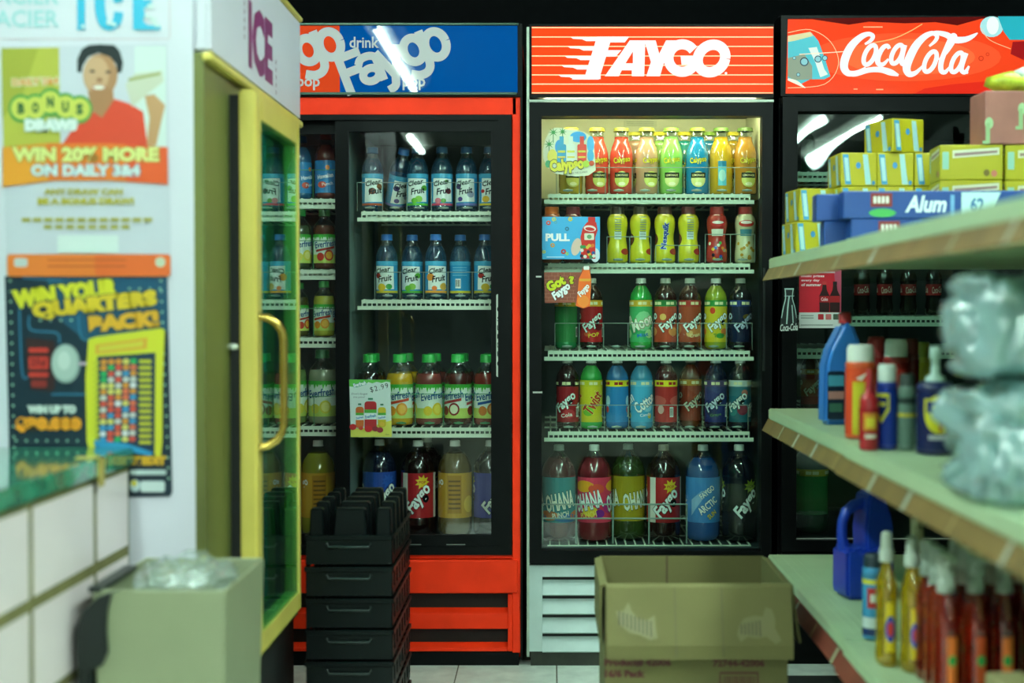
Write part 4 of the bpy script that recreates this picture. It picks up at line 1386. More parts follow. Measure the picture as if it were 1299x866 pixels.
# ------------------------------------------------------------------ ice freezer with posters on its side
FY0, FY1, FX, FZ = 2.75, 3.75, -.666, 1.862
m_fwhite = mat('white_freezer_side', (205, 201, 213), 0.45, vary=0.03, scale=3)
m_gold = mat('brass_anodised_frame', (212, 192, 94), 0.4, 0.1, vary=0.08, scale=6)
m_golddark = mat('dark_brass_front', (99, 102, 50), 0.45, 0.15, vary=0.2, scale=5, stretch=(1, 1, .3))  # darker, vertically streaked tone of the brass
m_darkin = mat('freezer_inside', (40, 130, 118), 0.6)
fz = thing('ice_freezer', 'white and brass ice freezer with glass door and posters on its side', 'freezer')
DY0, DY1, DZ0, DZ1, DX = 2.955, 3.47, .372, 1.560, -.608
c = MB()
xb = -1.45
c.box(xb, FX - .02, FY0, FY0 + .03, .02, FZ)                # side facing the aisle
c.box(xb, FX - .02, FY1 - .03, FY1, .02, FZ)
c.box(xb, xb + .03, FY0 + .03, FY1 - .03, .02, FZ)
c.box(xb + .03, FX - .02, FY0 + .03, FY1 - .03, FZ - .03, FZ)
c.build('cabinet', m_fwhite, fz)
c = MB()
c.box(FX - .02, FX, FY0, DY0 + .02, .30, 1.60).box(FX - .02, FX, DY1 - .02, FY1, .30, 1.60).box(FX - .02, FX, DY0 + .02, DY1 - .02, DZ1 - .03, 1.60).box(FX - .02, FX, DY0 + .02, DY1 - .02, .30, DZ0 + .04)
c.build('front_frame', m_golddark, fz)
MB().box(FX - .022, FX - .012, FY0 + .002, FY1, .02, .30).build('kick_plate', mat('dark_kick_plate', '1c2020', .6), fz)
c = MB()
c.box(-1.40, -1.39, FY0 + .04, FY1 - .04, .30, 1.60).box(-1.39, FX - .02, FY0 + .031, FY0 + .04, .3, 1.6).box(-1.39, FX - .02, FY1 - .04, FY1 - .031, .3, 1.6).box(-1.39, FX - .02, FY0 + .04, FY1 - .04, .29, .30)
c.build('lining', m_darkin, fz)
hd = MB()
hd.box(FX - .02, FX + .012, FY0, FY1, 1.598, FZ)
hd.build('header', m_fwhite, fz, bevel=.008, seg=2)
MB().box(FX - .005, FX + .018, FY0 - .002, FY1 + .004, 1.582, 1.600).box(FX - .02, FX + .018, FY0 + .3, FY1 + .004, FZ - .004, FZ + .010).build('header_trim', m_gold, fz, bevel=.004)
gk = MB()
for a_ in ((DY0 + .008, DY0 + .045, DZ0 + .01, DZ1 - .01), (DY1 - .03, DY1 - .008, DZ0 + .01, DZ1 - .01), (DY0 + .045, DY1 - .03, DZ0 + .01, DZ0 + .045), (DY0 + .045, DY1 - .03, DZ1 - .05, DZ1 - .01)):
    gk.box(FX + .001, DX - .036, *a_)
gk.build('gasket', mat('black_gasket', '0a0c0c', .7), fz)
fd = MB()
w = .055
fd.box(DX - .036, DX, DY0, DY0 + w, DZ0, DZ1).box(DX - .036, DX, DY1 - .028, DY1, DZ0, DZ1)
fd.box(DX - .036, DX, DY0 + w, DY1 - .028, DZ1 - .06, DZ1).box(DX - .036, DX, DY0 + w, DY1 - .028, DZ0, DZ0 + .05)
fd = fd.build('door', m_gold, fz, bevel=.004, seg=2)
MB().box(DX - .008, DX - .003, DY0 + w - .005, DY1 - .023, DZ0 + .045, DZ1 - .055).build('glass_pane', clear('freezer_glass', 'b8ded0', refl=1.0, rough=.02, waves=.03, wscale=3, f0=.10), fd)
MB().box(-1.15, -1.05, 3.02, 3.42, 1.575, 1.59).build('interior_emitter', emit('freezer_fill_glow', (.2, 1.0, .9), 34.0), fz)  # added unseen light, put in to brighten the freezer glass
hz0, hz1, hy = .815, 1.09, DY0 + .02
MB().tube([(DX - .002, hy, hz1)] + [(DX + .05 * math.sin(a), hy + .012 * math.sin(a), hz1 - .05 + .05 * math.cos(a)) for a in (.4, .8, 1.2, 1.57)] + [(DX + .05 * math.cos(a), hy + .012 * math.cos(a), hz0 + .05 - .05 * math.sin(a)) for a in (0, .4, .8, 1.2)] + [(DX - .002, hy, hz0)], .0085, 10).build('door_handle', mat('polished_brass', 'b89a4a', .25, .8), fd)
MB().lathe([(0, 0), (.012, .002), (.012, .012), (0, .014)], 10, (DX - .05, DY0 - .004, 1.02)).build('hinge_screw', mat('bright_pin', 'd0d4cc', .3, .6), fz)
# header lettering
ic = Sheet(up=True)
ic.text('ICE', 3.235, 1.705, .27, .150, '7c1d5c', bold=.05)
for k in range(5):
    ic.rect(3.055, 1.765 - k * .018, 3.064, 1.755 - k * .018, '8a5a7a', same=k > 0)
    ic.rect(3.405, 1.70 - k * .018, 3.414, 1.69 - k * .018, '8a5a7a', same=True)
ic.rect(3.10, 1.757, 3.375, 1.781, 'd2dcd8')
ic.items.pop()
me = ic.mesh('header_lettering', lambda x, y, e: (FX + .0125 + e, x, y), PRINT)
put('header_lettering', me, fz)
# GLACIER ICE panel print on the side
gi = Sheet(0, 0, 5.89, k=.8)
gi.rect(-700, -260, 1290, 300, 'd3dee0')
gi.items.pop()
gi.stroke([(-700, 292), (1270, 292), (1282, 280), (1282, -250)], 6, 'd8b4c0', smooth=False)
gi.text('GLACIER', 120, 140, 680, 130, 'a8d4dc', bold=.02)
gi.text('GLACIER', 120, -30, 680, 130, 'a8d4dc', bold=.02)
gi.rect(595, -150, 655, 225, '38b4dc')
gi.stroke([(905, 20), (880, -80), (835, -130), (775, -90), (765, 60), (790, 170), (840, 200), (890, 160), (905, 90)], [70, 66, 50, 70, 78, 72, 56, 66, 70], '38b4dc')
gi.poly([(1010, -150), (1215, -150), (1215, -60), (1090, -60), (1090, 0), (1150, 0), (1150, 60), (1090, 60), (1100, 110), (1085, 160), (1120, 190), (1215, 195), (1215, 225), (1010, 225)], '38b4dc')
for cx, cy, r in ((1140, 50, 26), (1165, 150, 30), (1120, 120, 22), (1190, 185, 24), (835, 170, 22), (870, 185, 18), (640, 200, 16)):
    gi.ell(cx, cy, r, r * .8, 'dce8e8')
k = FY0 / FPX
put('side_lettering', gi.mesh('side_lettering', lambda x, y, e: ((x - CX) * k, FY0 - .0006 - e, Z(y, FY0)), PRINT), fz)

# --- posters
p1 = Sheet(k=.78)
p1.poly([(2, 60), (212, 57), (216, 350), (8, 350)], (214, 212, 226))
p1.poly([(3, 62), (76, 61), (77, 190), (5, 190)], 'bdb848')
p1.poly([(3, 62), (50, 62), (30, 120), (4, 150)], 'aaa83c')
p1.rect(172, 60, 211, 190, 'dfe8e6')
# printed woman in a red top holding tickets

p1.ell(128, 96, 22, 27, 'b8835c', n=22); p1.ell(123, 95, 16, 23, 'd2a480', n=18)
p1.poly([(99, 92), (99, 76), (105, 63), (114, 58), (128, 57), (146, 58), (153, 66), (157, 80), (155, 92), (150, 94), (148, 82), (140, 73), (126, 68), (113, 73), (106, 84), (104, 93)], '142024')
p1.ell(118, 91, 3.5, 1.8, '3a2a24'); p1.ell(138, 92, 3.5, 1.8, '3a2a24'); p1.ell(127, 102, 4, 3, 'a06a4a')
p1.ell(126, 112, 9, 4.5, 'b0503c'); p1.ell(126, 111.5, 7.5, 2.6, 'f0ece4')
p1.poly([(112, 116), (144, 112), (146, 140), (128, 152), (116, 140)], 'b07a54')
p1.poly([(75, 190), (92, 165), (118, 142), (130, 150), (146, 126), (165, 132), (182, 142), (188, 190)], 'e2452a')
p1.poly([(160, 108), (172, 94), (206, 90), (208, 104), (190, 118), (168, 136)], 'd6d2c0')
p1.poly([(163, 100), (204, 92), (204, 96), (164, 104)], 'a8a468')
p1.poly([(184, 122), (196, 120), (210, 134), (206, 150), (198, 185), (186, 185), (190, 150)], 'c89468')
p1.text('DAILY 3&4', 46, 104, 58, 9, 'e08a2a', rot=2, bold=.03, edge='e8ecd8', edge_w=.08)
for i, (ch, cx, cy) in enumerate((('B', 28, 138), ('O', 46, 137), ('N', 65, 130), ('U', 84, 136), ('S', 102, 139))):
    p1.ell(cx, cy, 16, 18, '4a9a4a')
for i, (ch, cx, cy) in enumerate((('B', 28, 138), ('O', 46, 137), ('N', 65, 130), ('U', 84, 136), ('S', 102, 139))):
    p1.ell(cx, cy, 13, 14, 'd2cf5a')
    p1.text(ch, cx, cy, 9, 14, '125a34', bold=.06)
p1.text('DRAWS', 66, 159, 66, 15, 'eef4f2', bold=.08, edge='b8ccc8', edge_w=.06)
p1.poly([(4, 187), (60, 182), (140, 182), (213, 187), (213, 234), (140, 229), (70, 229), (4, 237)], 'f07a24')
p1.poly([(4, 187), (60, 182), (62, 229), (4, 237)], 'f09a2c'); p1.poly([(160, 183), (213, 187), (213, 234), (160, 230)], 'ec5a24')
p1.text('WIN 20% MORE', 109, 196, 186, 19, 'e6e890', bold=.06, edge='a06a20')
p1.text('ON DAILY 3&4', 109, 216, 138, 15, 'dce8ea', bold=.05, edge='5a7aa8')
p1.text('ANY DRAW CAN', 106, 243, 100, 8, 'b8a838', bold=.06)
p1.text('BE A BONUS DRAW!', 109, 255, 122, 9, 'c0b030', bold=.06)
for k in range(12):
    p1.rect(28 + k * 14, 276, 39 + k * 14, 281, 'b0a448', 1, same=k > 0)
    if 1 < k < 10: p1.rect(28 + k * 14, 285, 38 + k * 14, 290, 'b0a448', 1, same=True)
p1.rect(73, 298, 150, 320, 'e4eaea')
p1.rect(9, 322, 216, 350, 'f07c30', 4)
p1.rect(120, 322.5, 215, 349, 'ee6a2c', 3); p1.rect(18, 327, 35, 338, 'c8ccd0', 3); p1.ell(203, 332, 6.5, 6.5, 'c8d0b8')
for y in (328, 336): p1.rect(60, y, 160, y + 2.2, 'c85a24')
o = flat('lottery_poster', p1, FY0 - .0025, PRINT, slab=.001)
props(o, 'orange and white lottery poster with smiling woman, upper one on the freezer side', 'poster')

p2 = Sheet(k=.85)
p2.poly([(7, 350), (213, 349), (218, 624), (215, 630), (165, 631), (12, 631)], '0c2636')
p2.poly([(60, 352), (213, 352), (213, 420), (120, 440), (70, 400)], '0e4a68')
for pts in ([(25, 375), (28, 470), (36, 478)], [(38, 400), (40, 418), (72, 422), (76, 435)], [(100, 400), (104, 428), (118, 432)], [(65, 500), (112, 500)], [(30, 352), (80, 356)]):
    p2.stroke(pts, 2.5, '2a6a8c')
for k in range(20):
    y = 356 + k * 13.2
    p2.ell(14 + k * .2, y, 1.7, 1.7, '9ac0a8', n=8, same=k > 0)
    p2.ell(205 + k * .45, y, 1.7, 1.7, '9ac0a8', n=8, same=True)
for k in range(7): p2.ell(20 + k * 13, 559, 1.7, 1.7, '9ac0a8', n=8, same=k > 0)
for k in range(4): p2.ell(165 + k * 13, 366, 1.7, 1.7, '9ac0a8', n=8, same=True); p2.ell(52 + k * 13, 406, 1.7, 1.7, '9ac0a8', n=8, same=True)
p2.text('WIN YOUR', 84, 372, 136, 25, 'd6cc2a', rot=7, bold=.09, edge='14283a', edge_w=.05)
p2.text('QUARTERS', 121, 387, 160, 24, 'dcb828', rot=6, bold=.09, edge='14283a', edge_w=.05)
p2.text('BACK!', 158, 407, 90, 22, 'e0a428', rot=5, bold=.09, edge='14283a', edge_w=.05)
p2.poly([(33, 428), (70, 432), (70, 490), (66, 496), (40, 494), (35, 470)], '34181c')
for y0, y1 in ((441, 447), (452, 468), (472, 478)): p2.rect(37, y0, 62, y1, 'c8342a', 2)
p2.text('25¢', 49, 460, 20, 12, '7a1a1c', bold=.04)
p2.rect(40, 482, 60, 491, '8a2824', 2)
p2.ell(84, 461, 18.5, 25, '8fa09c', n=24); p2.ell(83, 460, 16, 22, 'aebcb8', n=24); p2.ell(82, 457, 8, 12, 'c6d0cc', n=16); p2.rect(101, 459, 114, 463, 'c8a8c0')
p2.poly([(113, 430), (122, 427), (205, 416), (210, 418), (207, 480), (206, 560), (204, 580), (196, 578), (198, 450), (128, 455), (124, 560), (116, 580), (110, 560), (109, 480)], 'd2cc30')
p2.poly([(124, 452), (198, 447), (196, 572), (122, 566)], '14304a')
p2.poly([(122, 437), (188, 428), (187, 442), (122, 449)], 'd89a34'); p2.poly([(126, 439), (183, 432), (182, 439), (126, 446)], 'd2c040')
cs = ['c8c4c4', 'd84a3a', '2aa860', 'd8c868', 'e06a4a', 'dcd8e0', '3a90c8', 'd88a30']
rr = random.Random(11)
for j in range(14):
    for i in range(5):
        p2.ell(132.5 + i * 9.4 - j * .15, 459 + j * 7.6 + i * -.3, 4.4, 3.7, cs[rr.randrange(8)], n=9, same=(i + j) > 0)
    p2.rect(177 - j * .05, 456 + j * 7.9, 193 - j * .05, 460.4 + j * 7.9, 'c4bc2c', 1.5, same=True)
    p2.rect(119, 458 + j * 7.6, 126, 463 + j * 7.6, 'bcb82c', 1, same=True)
p2.text('WIN UP TO', 66, 519, 62, 11, 'd4dcd8', bold=.10)
p2.text('$30,000', 62, 539, 84, 21, 'f09a24', bold=.10, edge='3a2a14', edge_w=.02)
p2.poly([(120, 558), (160, 562), (195, 574), (190, 578), (150, 570), (120, 566)], '2a8cc0')
p2.text('CREDIT', 186, 584, 50, 12, 'dca828', bold=.10)
p2.rect(165, 596, 211, 602, 'c0d0d0', 2)
p2.ell(171, 616, 6.5, 8, 'c0d4d8'); p2.ell(170, 613, 4, 4, 'd8c83a'); p2.rect(178, 610, 209, 624, 'c8d4d4', 3)
o = flat('quarters_poster', p2, FY0 - .0025, PRINT, slab=.001)
props(o, 'dark navy lottery poster with yellow lettering and ticket, lower one on the freezer side', 'poster')

# ------------------------------------------------------------------ tiled counter
CXF, CZT = -.815, .838
ct = thing('tiled_counter', 'cream tiled counter with green glossy top at the left edge', 'counter')
CN = .55
MB().box(-1.7, CXF + .0005, CN, FY0 - .004, 0, CZT - .034).build('counter_body', mat('tan_grout', '6e683c', .8, vary=.2, scale=20), ct)
tp = MB().box(-1.72, CXF + .012, CN - .02, FY0 - .004, CZT - .034, CZT).build('countertop', mat('green_stone_top', (46, 124, 96), 0.10, vary=.35, scale=18, coat=.5), ct, bevel=.004, seg=2)
TW, TH, gap = .316, .162, .013
cream = mat('cream_wall_tile', (228, 210, 213), .3, vary=.05, scale=4)
tm = MB().box(-.006, .006, -TW / 2 + gap / 2, TW / 2 - gap / 2, -TH / 2 + gap / 2, TH / 2 - gap / 2).mesh('tile', cream, bevel=.004, seg=2)
cut = .206
tc_ = MB().box(-.006, .006, -cut / 2 + gap / 2, cut / 2 - gap / 2, -TH / 2 + gap / 2, TH / 2 - gap / 2).mesh('tile', cream, bevel=.004, seg=2)
for r in range(5):
    z = CZT - .036 - TH / 2 - r * TH
    put('tile', tc_, ct, (CXF - .004, FY0 - .004 - cut / 2, z))
    for j in range(6):
        put('tile', tm, ct, (CXF - .004, FY0 - .004 - cut - TW / 2 - j * TW, z))
MB().box(CXF + .012, CXF + .016, FY0 - .225, FY0 - .20, CZT - .05, CZT + .002).box(CXF - .03, CXF + .016, FY0 - .225, FY0 - .20, CZT, CZT + .002).build('edge_clip', mat('tan_clip', 'b09a4a', .5), ct)

# ------------------------------------------------------------------ waste bin
bx0, bx1, by0, by1, bz = -.775, -.548, 2.40, 2.72, .628
wb = thing('waste_bin', 'square beige waste bin standing between counter and ice freezer', 'bin', ((bx0 + bx1) / 2, (by0 + by1) / 2, 0))
hx, hy = (bx1 - bx0) / 2, (by1 - by0) / 2
b = MB()
tk, tp_ = .006, .018
def lvl(i, z): return [(-hx + i, -hy + i, z), (hx - i, -hy + i, z), (hx - i, hy - i, z), (-hx + i, hy - i, z)]
vs = lvl(tp_, 0) + lvl(0, bz) + lvl(tk, bz) + lvl(tp_ + tk, .012)
fs = [(0, 3, 2, 1)] + [(i, (i + 1) % 4, 4 + (i + 1) % 4, 4 + i) for i in range(4)] + [(4 + i, 4 + (i + 1) % 4, 8 + (i + 1) % 4, 8 + i) for i in range(4)] + [(8 + i, 8 + (i + 1) % 4, 12 + (i + 1) % 4, 12 + i) for i in range(4)] + [(12, 13, 14, 15)]
b.add(vs, fs)
b.build('bin_body', mat('beige_bin_plastic', (129, 134, 104), .5, vary=.06, scale=5, bump=.05), wb, bevel=.002)
ln = [(165, 741), (142, 752), (137, 775), (136, 800), (138, 826), (131, 842), (118, 850), (109, 852), (106, 880), (100, 880), (97, 800), (105, 776), (125, 756)]
q = wb.location
P = [U(x, y, by0 - .004) - q for x, y in ln]
MB().prism([(p.x, p.z) for p in P], -hy - .010, -hy - .002, 'y').box(-hx - .006, -hx + .016, -hy - .002, hy * .3, bz - .004, bz + .006).box(-hx - .02, -hx - .002, -hy - .002, -hy * .2, bz - .2, bz - .05).build('bin_liner', mat('black_liner_film', '0c1614', .35, bump=.4, bscale=25), wb, bevel=.003)


def crumple(name, c, r, seed, material, sub=4, amp=.28, freq=6.0):
    bm = bmesh.new()
    bmesh.ops.create_icosphere(bm, subdivisions=sub, radius=1)
    for v in bm.verts:
        n = v.co.normalized()
        d = 1 + amp * noise.noise(n * freq * .5 + Vector((seed, 0, 0))) + amp * .55 * abs(noise.noise(n * freq * 1.4 + Vector((0, seed, 0))))
        v.co = Vector((n.x * r[0], n.y * r[1], n.z * r[2])) * d
        if v.co.z < -r[2] * .72: v.co.z = -r[2] * .72
    me = bpy.data.meshes.new(name)
    bm.to_mesh(me); bm.free()
    me.materials.append(material)
    for p in me.polygons: p.use_smooth = (p.index % 3 > 0)
    return put(name, me, None, c)


CLING = clear('crumpled_clear_film', 'f0f6f4', rough=.10, haze='d8e4e0', haze_amt=.16, f0=.16)
o = crumple('plastic_bag', ((bx0 + bx1) / 2 + .012, (by0 + by1) / 2 - .02, bz - .008), (.080, .10, .042), 2.0, CLING, amp=.3)
props(o, 'crumpled clear plastic bag lying in the mouth of the beige bin', 'plastic bag')

# ------------------------------------------------------------------ stacked black bottle crates
m_crate = mat('black_crate_plastic', '070d0e', .36, vary=.15, scale=8, spec=.2)
KX0, KX1, KY0, KY1 = -.602, -.388, 3.50, 3.94
kw, kd, kh = (KX1 - KX0) / 2, (KY1 - KY0) / 2, .0785
def crate_part():
    b = MB()
    t = .008
    # shallow wall with a flange under the rim
    b.box(-kw, kw, -kd, -kd + t, .004, kh - .002).box(-kw, kw, kd - t, kd, .004, kh - .002)
    b.box(-kw, kw, -kd - .004, -kd, kh - .014, kh - .002).box(-kw, kw, kd, kd + .004, kh - .014, kh - .002)
    b.box(kw, kw + .004, -kd, kd, kh - .014, kh - .002).box(-kw - .004, -kw, -kd, kd, kh - .014, kh - .002)
    for sx in (-1, 1):
        n = 7
        for i in range(n):
            y0 = -kd + i * 2 * kd / n
            b.box(sx * kw - t * .5 - sx * t * .5, sx * kw + t * .5 - sx * t * .5, y0, y0 + .026, .004, kh - .014)
        b.box(sx * kw - t * .5 - sx * t * .5, sx * kw + t * .5 - sx * t * .5, -kd, kd, .004, .02)
    return b
tray_me = crate_part().mesh('tray', m_crate, bevel=.0015)
h_me = MB().tube([(-.055, -kd - .003, kh - .02), (-.05, -kd - .007, kh - .03), (.05, -kd - .007, kh - .03), (.055, -kd - .003, kh - .02)], .0035, 6).mesh('hand_grip', mat('worn_crate_edge', '16201f', .35))
base_me = MB().box(-kw + .009, kw - .009, -kd + .009, kd - .009, .004, .010).mesh('crate_floor', m_crate)
pos = MB()
def post(x, y, w, d, z1):
    b = MB()
    vs = [(x - w, y - d, .012), (x + w, y - d, .012), (x + w, y + d, .012), (x - w, y + d, .012), (x - w * .8, y - d * .7, z1), (x + w * .8, y - d * .7, z1), (x + w * .8, y + d * .7, z1), (x - w * .8, y + d * .7, z1)]
    return b.add(vs, [(0, 3, 2, 1), (4, 5, 6, 7), (0, 1, 5, 4), (1, 2, 6, 5), (2, 3, 7, 6), (3, 0, 4, 7)])
NCR = 7
for k in range(NCR):
    lab = ['black plastic bottle crate, %s from the top of the stack by the red cooler' % ORD[NCR - 1 - k], 'black plastic bottle crate with raised posts on top of the crate stack'][k == NCR - 1]
    cr = thing('bottle_crate', lab, 'crate', ((KX0 + KX1) / 2, (KY0 + KY1) / 2, k * kh), group='stacked black bottle crates')
    put('tray', tray_me, cr)
    put('hand_grip', h_me, cr)
    put('crate_floor', base_me, cr)
    if k == NCR - 1:
        for j in range(5):
            y = -kd + .035 + j * (2 * kd - .07) / 4
            for x, w in ((-kw + .024, .020), (0, .046), (kw - .024, .022)):
                post(x, y, w, .022, kh + .066 - .004 * (j == 0)).build('post', m_crate, cr, bevel=.004)

# ------------------------------------------------------------------ open carton
m_card = mat('corrugated_card', (107, 100, 58), .8, vary=.06, scale=6, bump=.08, bscale=90)
ky0, ky1 = 3.07, 3.43
kx0, kx1 = X(768, ky0), X(1001, ky0)
kz = Z(741, ky0)
cb = thing('cardboard_box', 'open brown cardboard carton with torn flap and red print before the coolers', 'box', ((kx0 + kx1) / 2, (ky0 + ky1) / 2, 0))
hx, hy, t = (kx1 - kx0) / 2, (ky1 - ky0) / 2, .005
for nm, a in (('front_wall', (-hx, hx, -hy, -hy + t)), ('back_wall', (-hx, hx, hy - t, hy)), ('left_wall', (-hx, -hx + t, -hy + t, hy - t)), ('right_wall', (hx - t, hx, -hy + t, hy - t))):
    MB().box(*a, 0.0, kz).build(nm, m_card, cb)
MB().box(-hx + t, hx - t, -hy + t, hy - t, 0, t).build('box_floor', m_card, cb)
MB().box(-hx + .16, -hx + .166, hy - t - .001, hy - t, .02, kz).build('crease', mat('card_crease', '5a4c30', .9), cb)
fz_ = kz - .152
ff = MB()
pr = [(-hy - .002, kz + .003), (-hy - .012, kz - .004), (-hy - .050, fz_ + .03), (-hy - .048, fz_), (-hy - .042, fz_), (-hy - .044, fz_ + .03), (-hy - .006, kz - .008), (-hy, kz - .004)]
ff.prism(pr, -hx + .002, hx + .004, 'x')
ff = ff.build('front_flap', m_card, cb)
def fy(z): return -hy - .0135 - (kz - .004 - z) / (kz - .004 - fz_ - .03) * .038
sh = Sheet(640, 620, 3.4184)
def patch(pts, cols):
    sh.poly(pts, cols[0])
patch([(482, 530), (515, 528), (538, 492), (552, 530), (580, 560), (618, 566), (652, 545), (655, 600), (662, 640), (628, 648), (590, 628), (540, 618), (505, 590)], [(118, 110, 70)])
for i in range(9):
    x = 495 + i * 17
    sh.rect(x, 530 + i * 5, x + 5, 585 + i * 6, '3e3826', same=i > 0)
sheets = [sh]
sh = Sheet(640, 620, 3.4184)
sheets.append(sh)
patch([(1015, 590), (1035, 560), (1080, 548), (1120, 552), (1132, 515), (1158, 520), (1172, 560), (1170, 600), (1196, 648), (1170, 662), (1130, 632), (1090, 640), (1050, 632), (1020, 655), (1005, 625)], [(118, 110, 70)])
for i in range(6):
    x = 1022 + i * 16
    sh.rect(x, 582 - i * 3, x + 5, 622 + i * 2, '3e3826', same=i > 0)
for _x in (740, 944):
    sh = Sheet(640, 620, 3.4184)
    sh.rect(_x - 2, 432, _x + 2, 715, '5a5030')
    sheets.append(sh)
loc = cb.location
def onflap(x, y, e):
    p = U(x, y, ky0 - .03) - loc
    return (p.x, fy(p.z) - e - .0006, p.z)
for _i, sh in enumerate(sheets):
    put('torn_patch' if _i < 2 else 'flap_crease', sh.mesh('torn_patch', onflap, PRINT), ff)
for sx in (-1, 1):
    MB().prism([(sx * hx, kz), (sx * (hx + .012), kz - .004), (sx * (hx + (.030 if sx > 0 else .012)), kz - .13), (sx * (hx + (.026 if sx > 0 else .008)), kz - .13), (sx * (hx + .006), kz - .008), (sx * hx, kz - .008)], -hy + .01, hy - .01, 'y').build('side_flap', m_card, cb)
sh = Sheet(640, 620, 3.4184)
red_ink = '54100c'
sh.text('Product# 42006', 578, 752, 290, 36, red_ink, bold=.06)
def boxprint():
    put('box_print', sh.mesh('box_print', lambda x, y, e: (U(x, y, ky0).x - loc.x, -hy - e - .0004, U(x, y, ky0).z), PRINT), cb)
sh.text('16/6 Pack', 522, 800, 175, 34, red_ink, bold=.06)
boxprint()
sh = Sheet(640, 620, 3.4184)
sh.text('72744-42006', 1015, 755, 225, 32, red_ink, bold=.05)
boxprint()
sh = Sheet(640, 620, 3.4184)
sh.stroke([(935, 900), (935, 797), (1098, 797), (1098, 900)], 10, red_ink, smooth=False)
for i in range(14): sh.rect(950 + i * 10, 810, 954 + i * 10 + (i % 3), 900, red_ink, same=i > 0)
boxprint()

# ------------------------------------------------------------------ shelving unit on the right
GX, GD, GFAR, GJ, GNEAR = .60, .80, 3.89, 2.87, 1.50
ZT, ZM, ZB = 1.245, .835, .434
gon = thing('shelving_unit', 'beige metal shop shelving with price rails along the right aisle', 'shelves')
m_sh = mat('beige_shelf_enamel', (174, 196, 158), .5, vary=.06, scale=8)
m_rail = mat('tan_price_rail', (122, 98, 52), .5, vary=.25, scale=10)
m_dkpanel = mat('dark_back_panel', '10171a', .7)
MB().box(GX + GD + .02, GX + GD + .04, GNEAR, GFAR, .05, 1.72).build('back_panel', m_dkpanel, gon)
for y in (GNEAR, GJ, GFAR - .03):
    MB().box(GX + GD + .0, GX + GD + .02, y, y + .03, 0, 1.74).build('upright', m_dkpanel, gon)
MB().box(GX + .04, GX + GD, GNEAR, GFAR, 0, .10).build('base_deck', mat('dark_base', '14181a', .7), gon)
tag_cols = ['b8bca8', 'a8a888', '8a6a4a', 'b0b4a4', 'a08858', 'a8b0a0']
ti = 0
for zi, z in enumerate((ZT, ZM, ZB)):
    for y0, y1 in ((GJ + .004, GFAR), (GNEAR, GJ - .004)):
        off = .0 if y0 > GJ else -.006
        sf = MB().box(GX + off, GX + GD, y0, y1, z - .030, z).build('shelf', m_sh, gon, bevel=.003, seg=2)
        if z == ZB:
            for k in range(3):
                MB().box(GX + off + .03 + k * .018, GX + off + .033 + k * .018, y0 + .01, y1 - .01, z, z + .0008).build('shelf_rib', m_sh, sf)
        MB().prism([(GX + off - .001, z - .028), (GX + off - .018, z - .060), (GX + off - .015, z - .062), (GX + off + .004, z - .032)], y0, y1, 'y').build('price_rail', m_rail if zi != 2 else mat('red_price_rail', '7c3a2c', .5, vary=.3, scale=10), sf)
        n = 4 if y0 > GJ else 5
        for k in range(n):
            yy = y0 + .05 + k * (y1 - y0 - .1) / n + R.uniform(-.01, .01)
            w = R.choice((.011, .013, .016))
            ti += 1
            me = MB().prism([(GX + off - .0020, z - .0285), (GX + off - .0185, z - .0595), (GX + off - .0192, z - .0592), (GX + off - .0027, z - .0280)], yy, yy + w, 'y').mesh('price_tag', mat('tag_' + tag_cols[ti % 6], tag_cols[ti % 6], .5))
            put('price_tag', me, sf)

# --- top shelf: yellow cartons, blue foil boxes
def carton_mesh(key, w, d, h, body, prints):
    """box with its own print on front (-y) and left side (-x)"""
    b = MB().box(-w / 2, w / 2, -d / 2, d / 2, 0, h).mesh(key, mat('carton_' + body, body, .5), bevel=.002)
    s = Sheet(up=True)
    prints(s, w, h)
    fr = s.mesh(key + '_print', lambda x, y, e: (x, -d / 2 - .0003 - e, y), PRINT, eps=.0001)
    s2 = Sheet(up=True)
    prints(s2, d, h)
    sd = s2.mesh(key + '_print', lambda x, y, e: (-w / 2 - .0003 - e, -x, y), PRINT, eps=.0001)
    return b, fr, sd


def yprint(s, w, h):
    s.poly([(-w * .38, h * .05), (-w * .22, h * .05), (-w * .30, h * .95), (-w * .46, h * .95)], '3a8cb8')
    s.poly([(-w * .36, h * .15), (-w * .25, h * .15), (-w * .31, h * .85), (-w * .42, h * .85)], 'a8ccd0')
    s.poly([(w * .18, h * .05), (w * .34, h * .05), (w * .24, h * .95), (w * .10, h * .95)], '9cc4c8')
    s.ell(-w * .02, h * .62, w * .07, h * .10, '2f7ab0', n=10)
    s.ell(w * .40, h * .10, w * .05, h * .07, '2f7ab0', n=10)


def yprint2(s, w, h):
    s.poly([(-w * .30, h * .62), (w * .44, h * .72), (w * .44, h * .92), (-w * .30, h * .84)], 'c8c8b0')
    s.poly([(-w * .27, h * .67), (w * .41, h * .77), (w * .41, h * .84), (-w * .27, h * .76)], '8a6a6a')
    s.rect(-w * .46, h * .3, -w * .36, h * .8, '8ab8a8')
    s.ell(w * .24, h * .2, w * .05, h * .1, '6a5a1a', n=10)
    s.ell(w * .36, h * .18, w * .05, h * .1, 'b86a5a', n=10)


YC = carton_mesh('carton_body', .092, .13, .084, 'a89e06', yprint)
YL = carton_mesh('carton_body', .150, .11, .084, 'a49c08', yprint2)


def carton(ms, loc, rz, label):
    t = thing('yellow_carton', label, 'carton', loc, rz, 'small yellow cartons on the top shelf')
    put('carton_body', ms[0], t)
    put('carton_print', ms[1], t)
    put('side_print', ms[2], t)


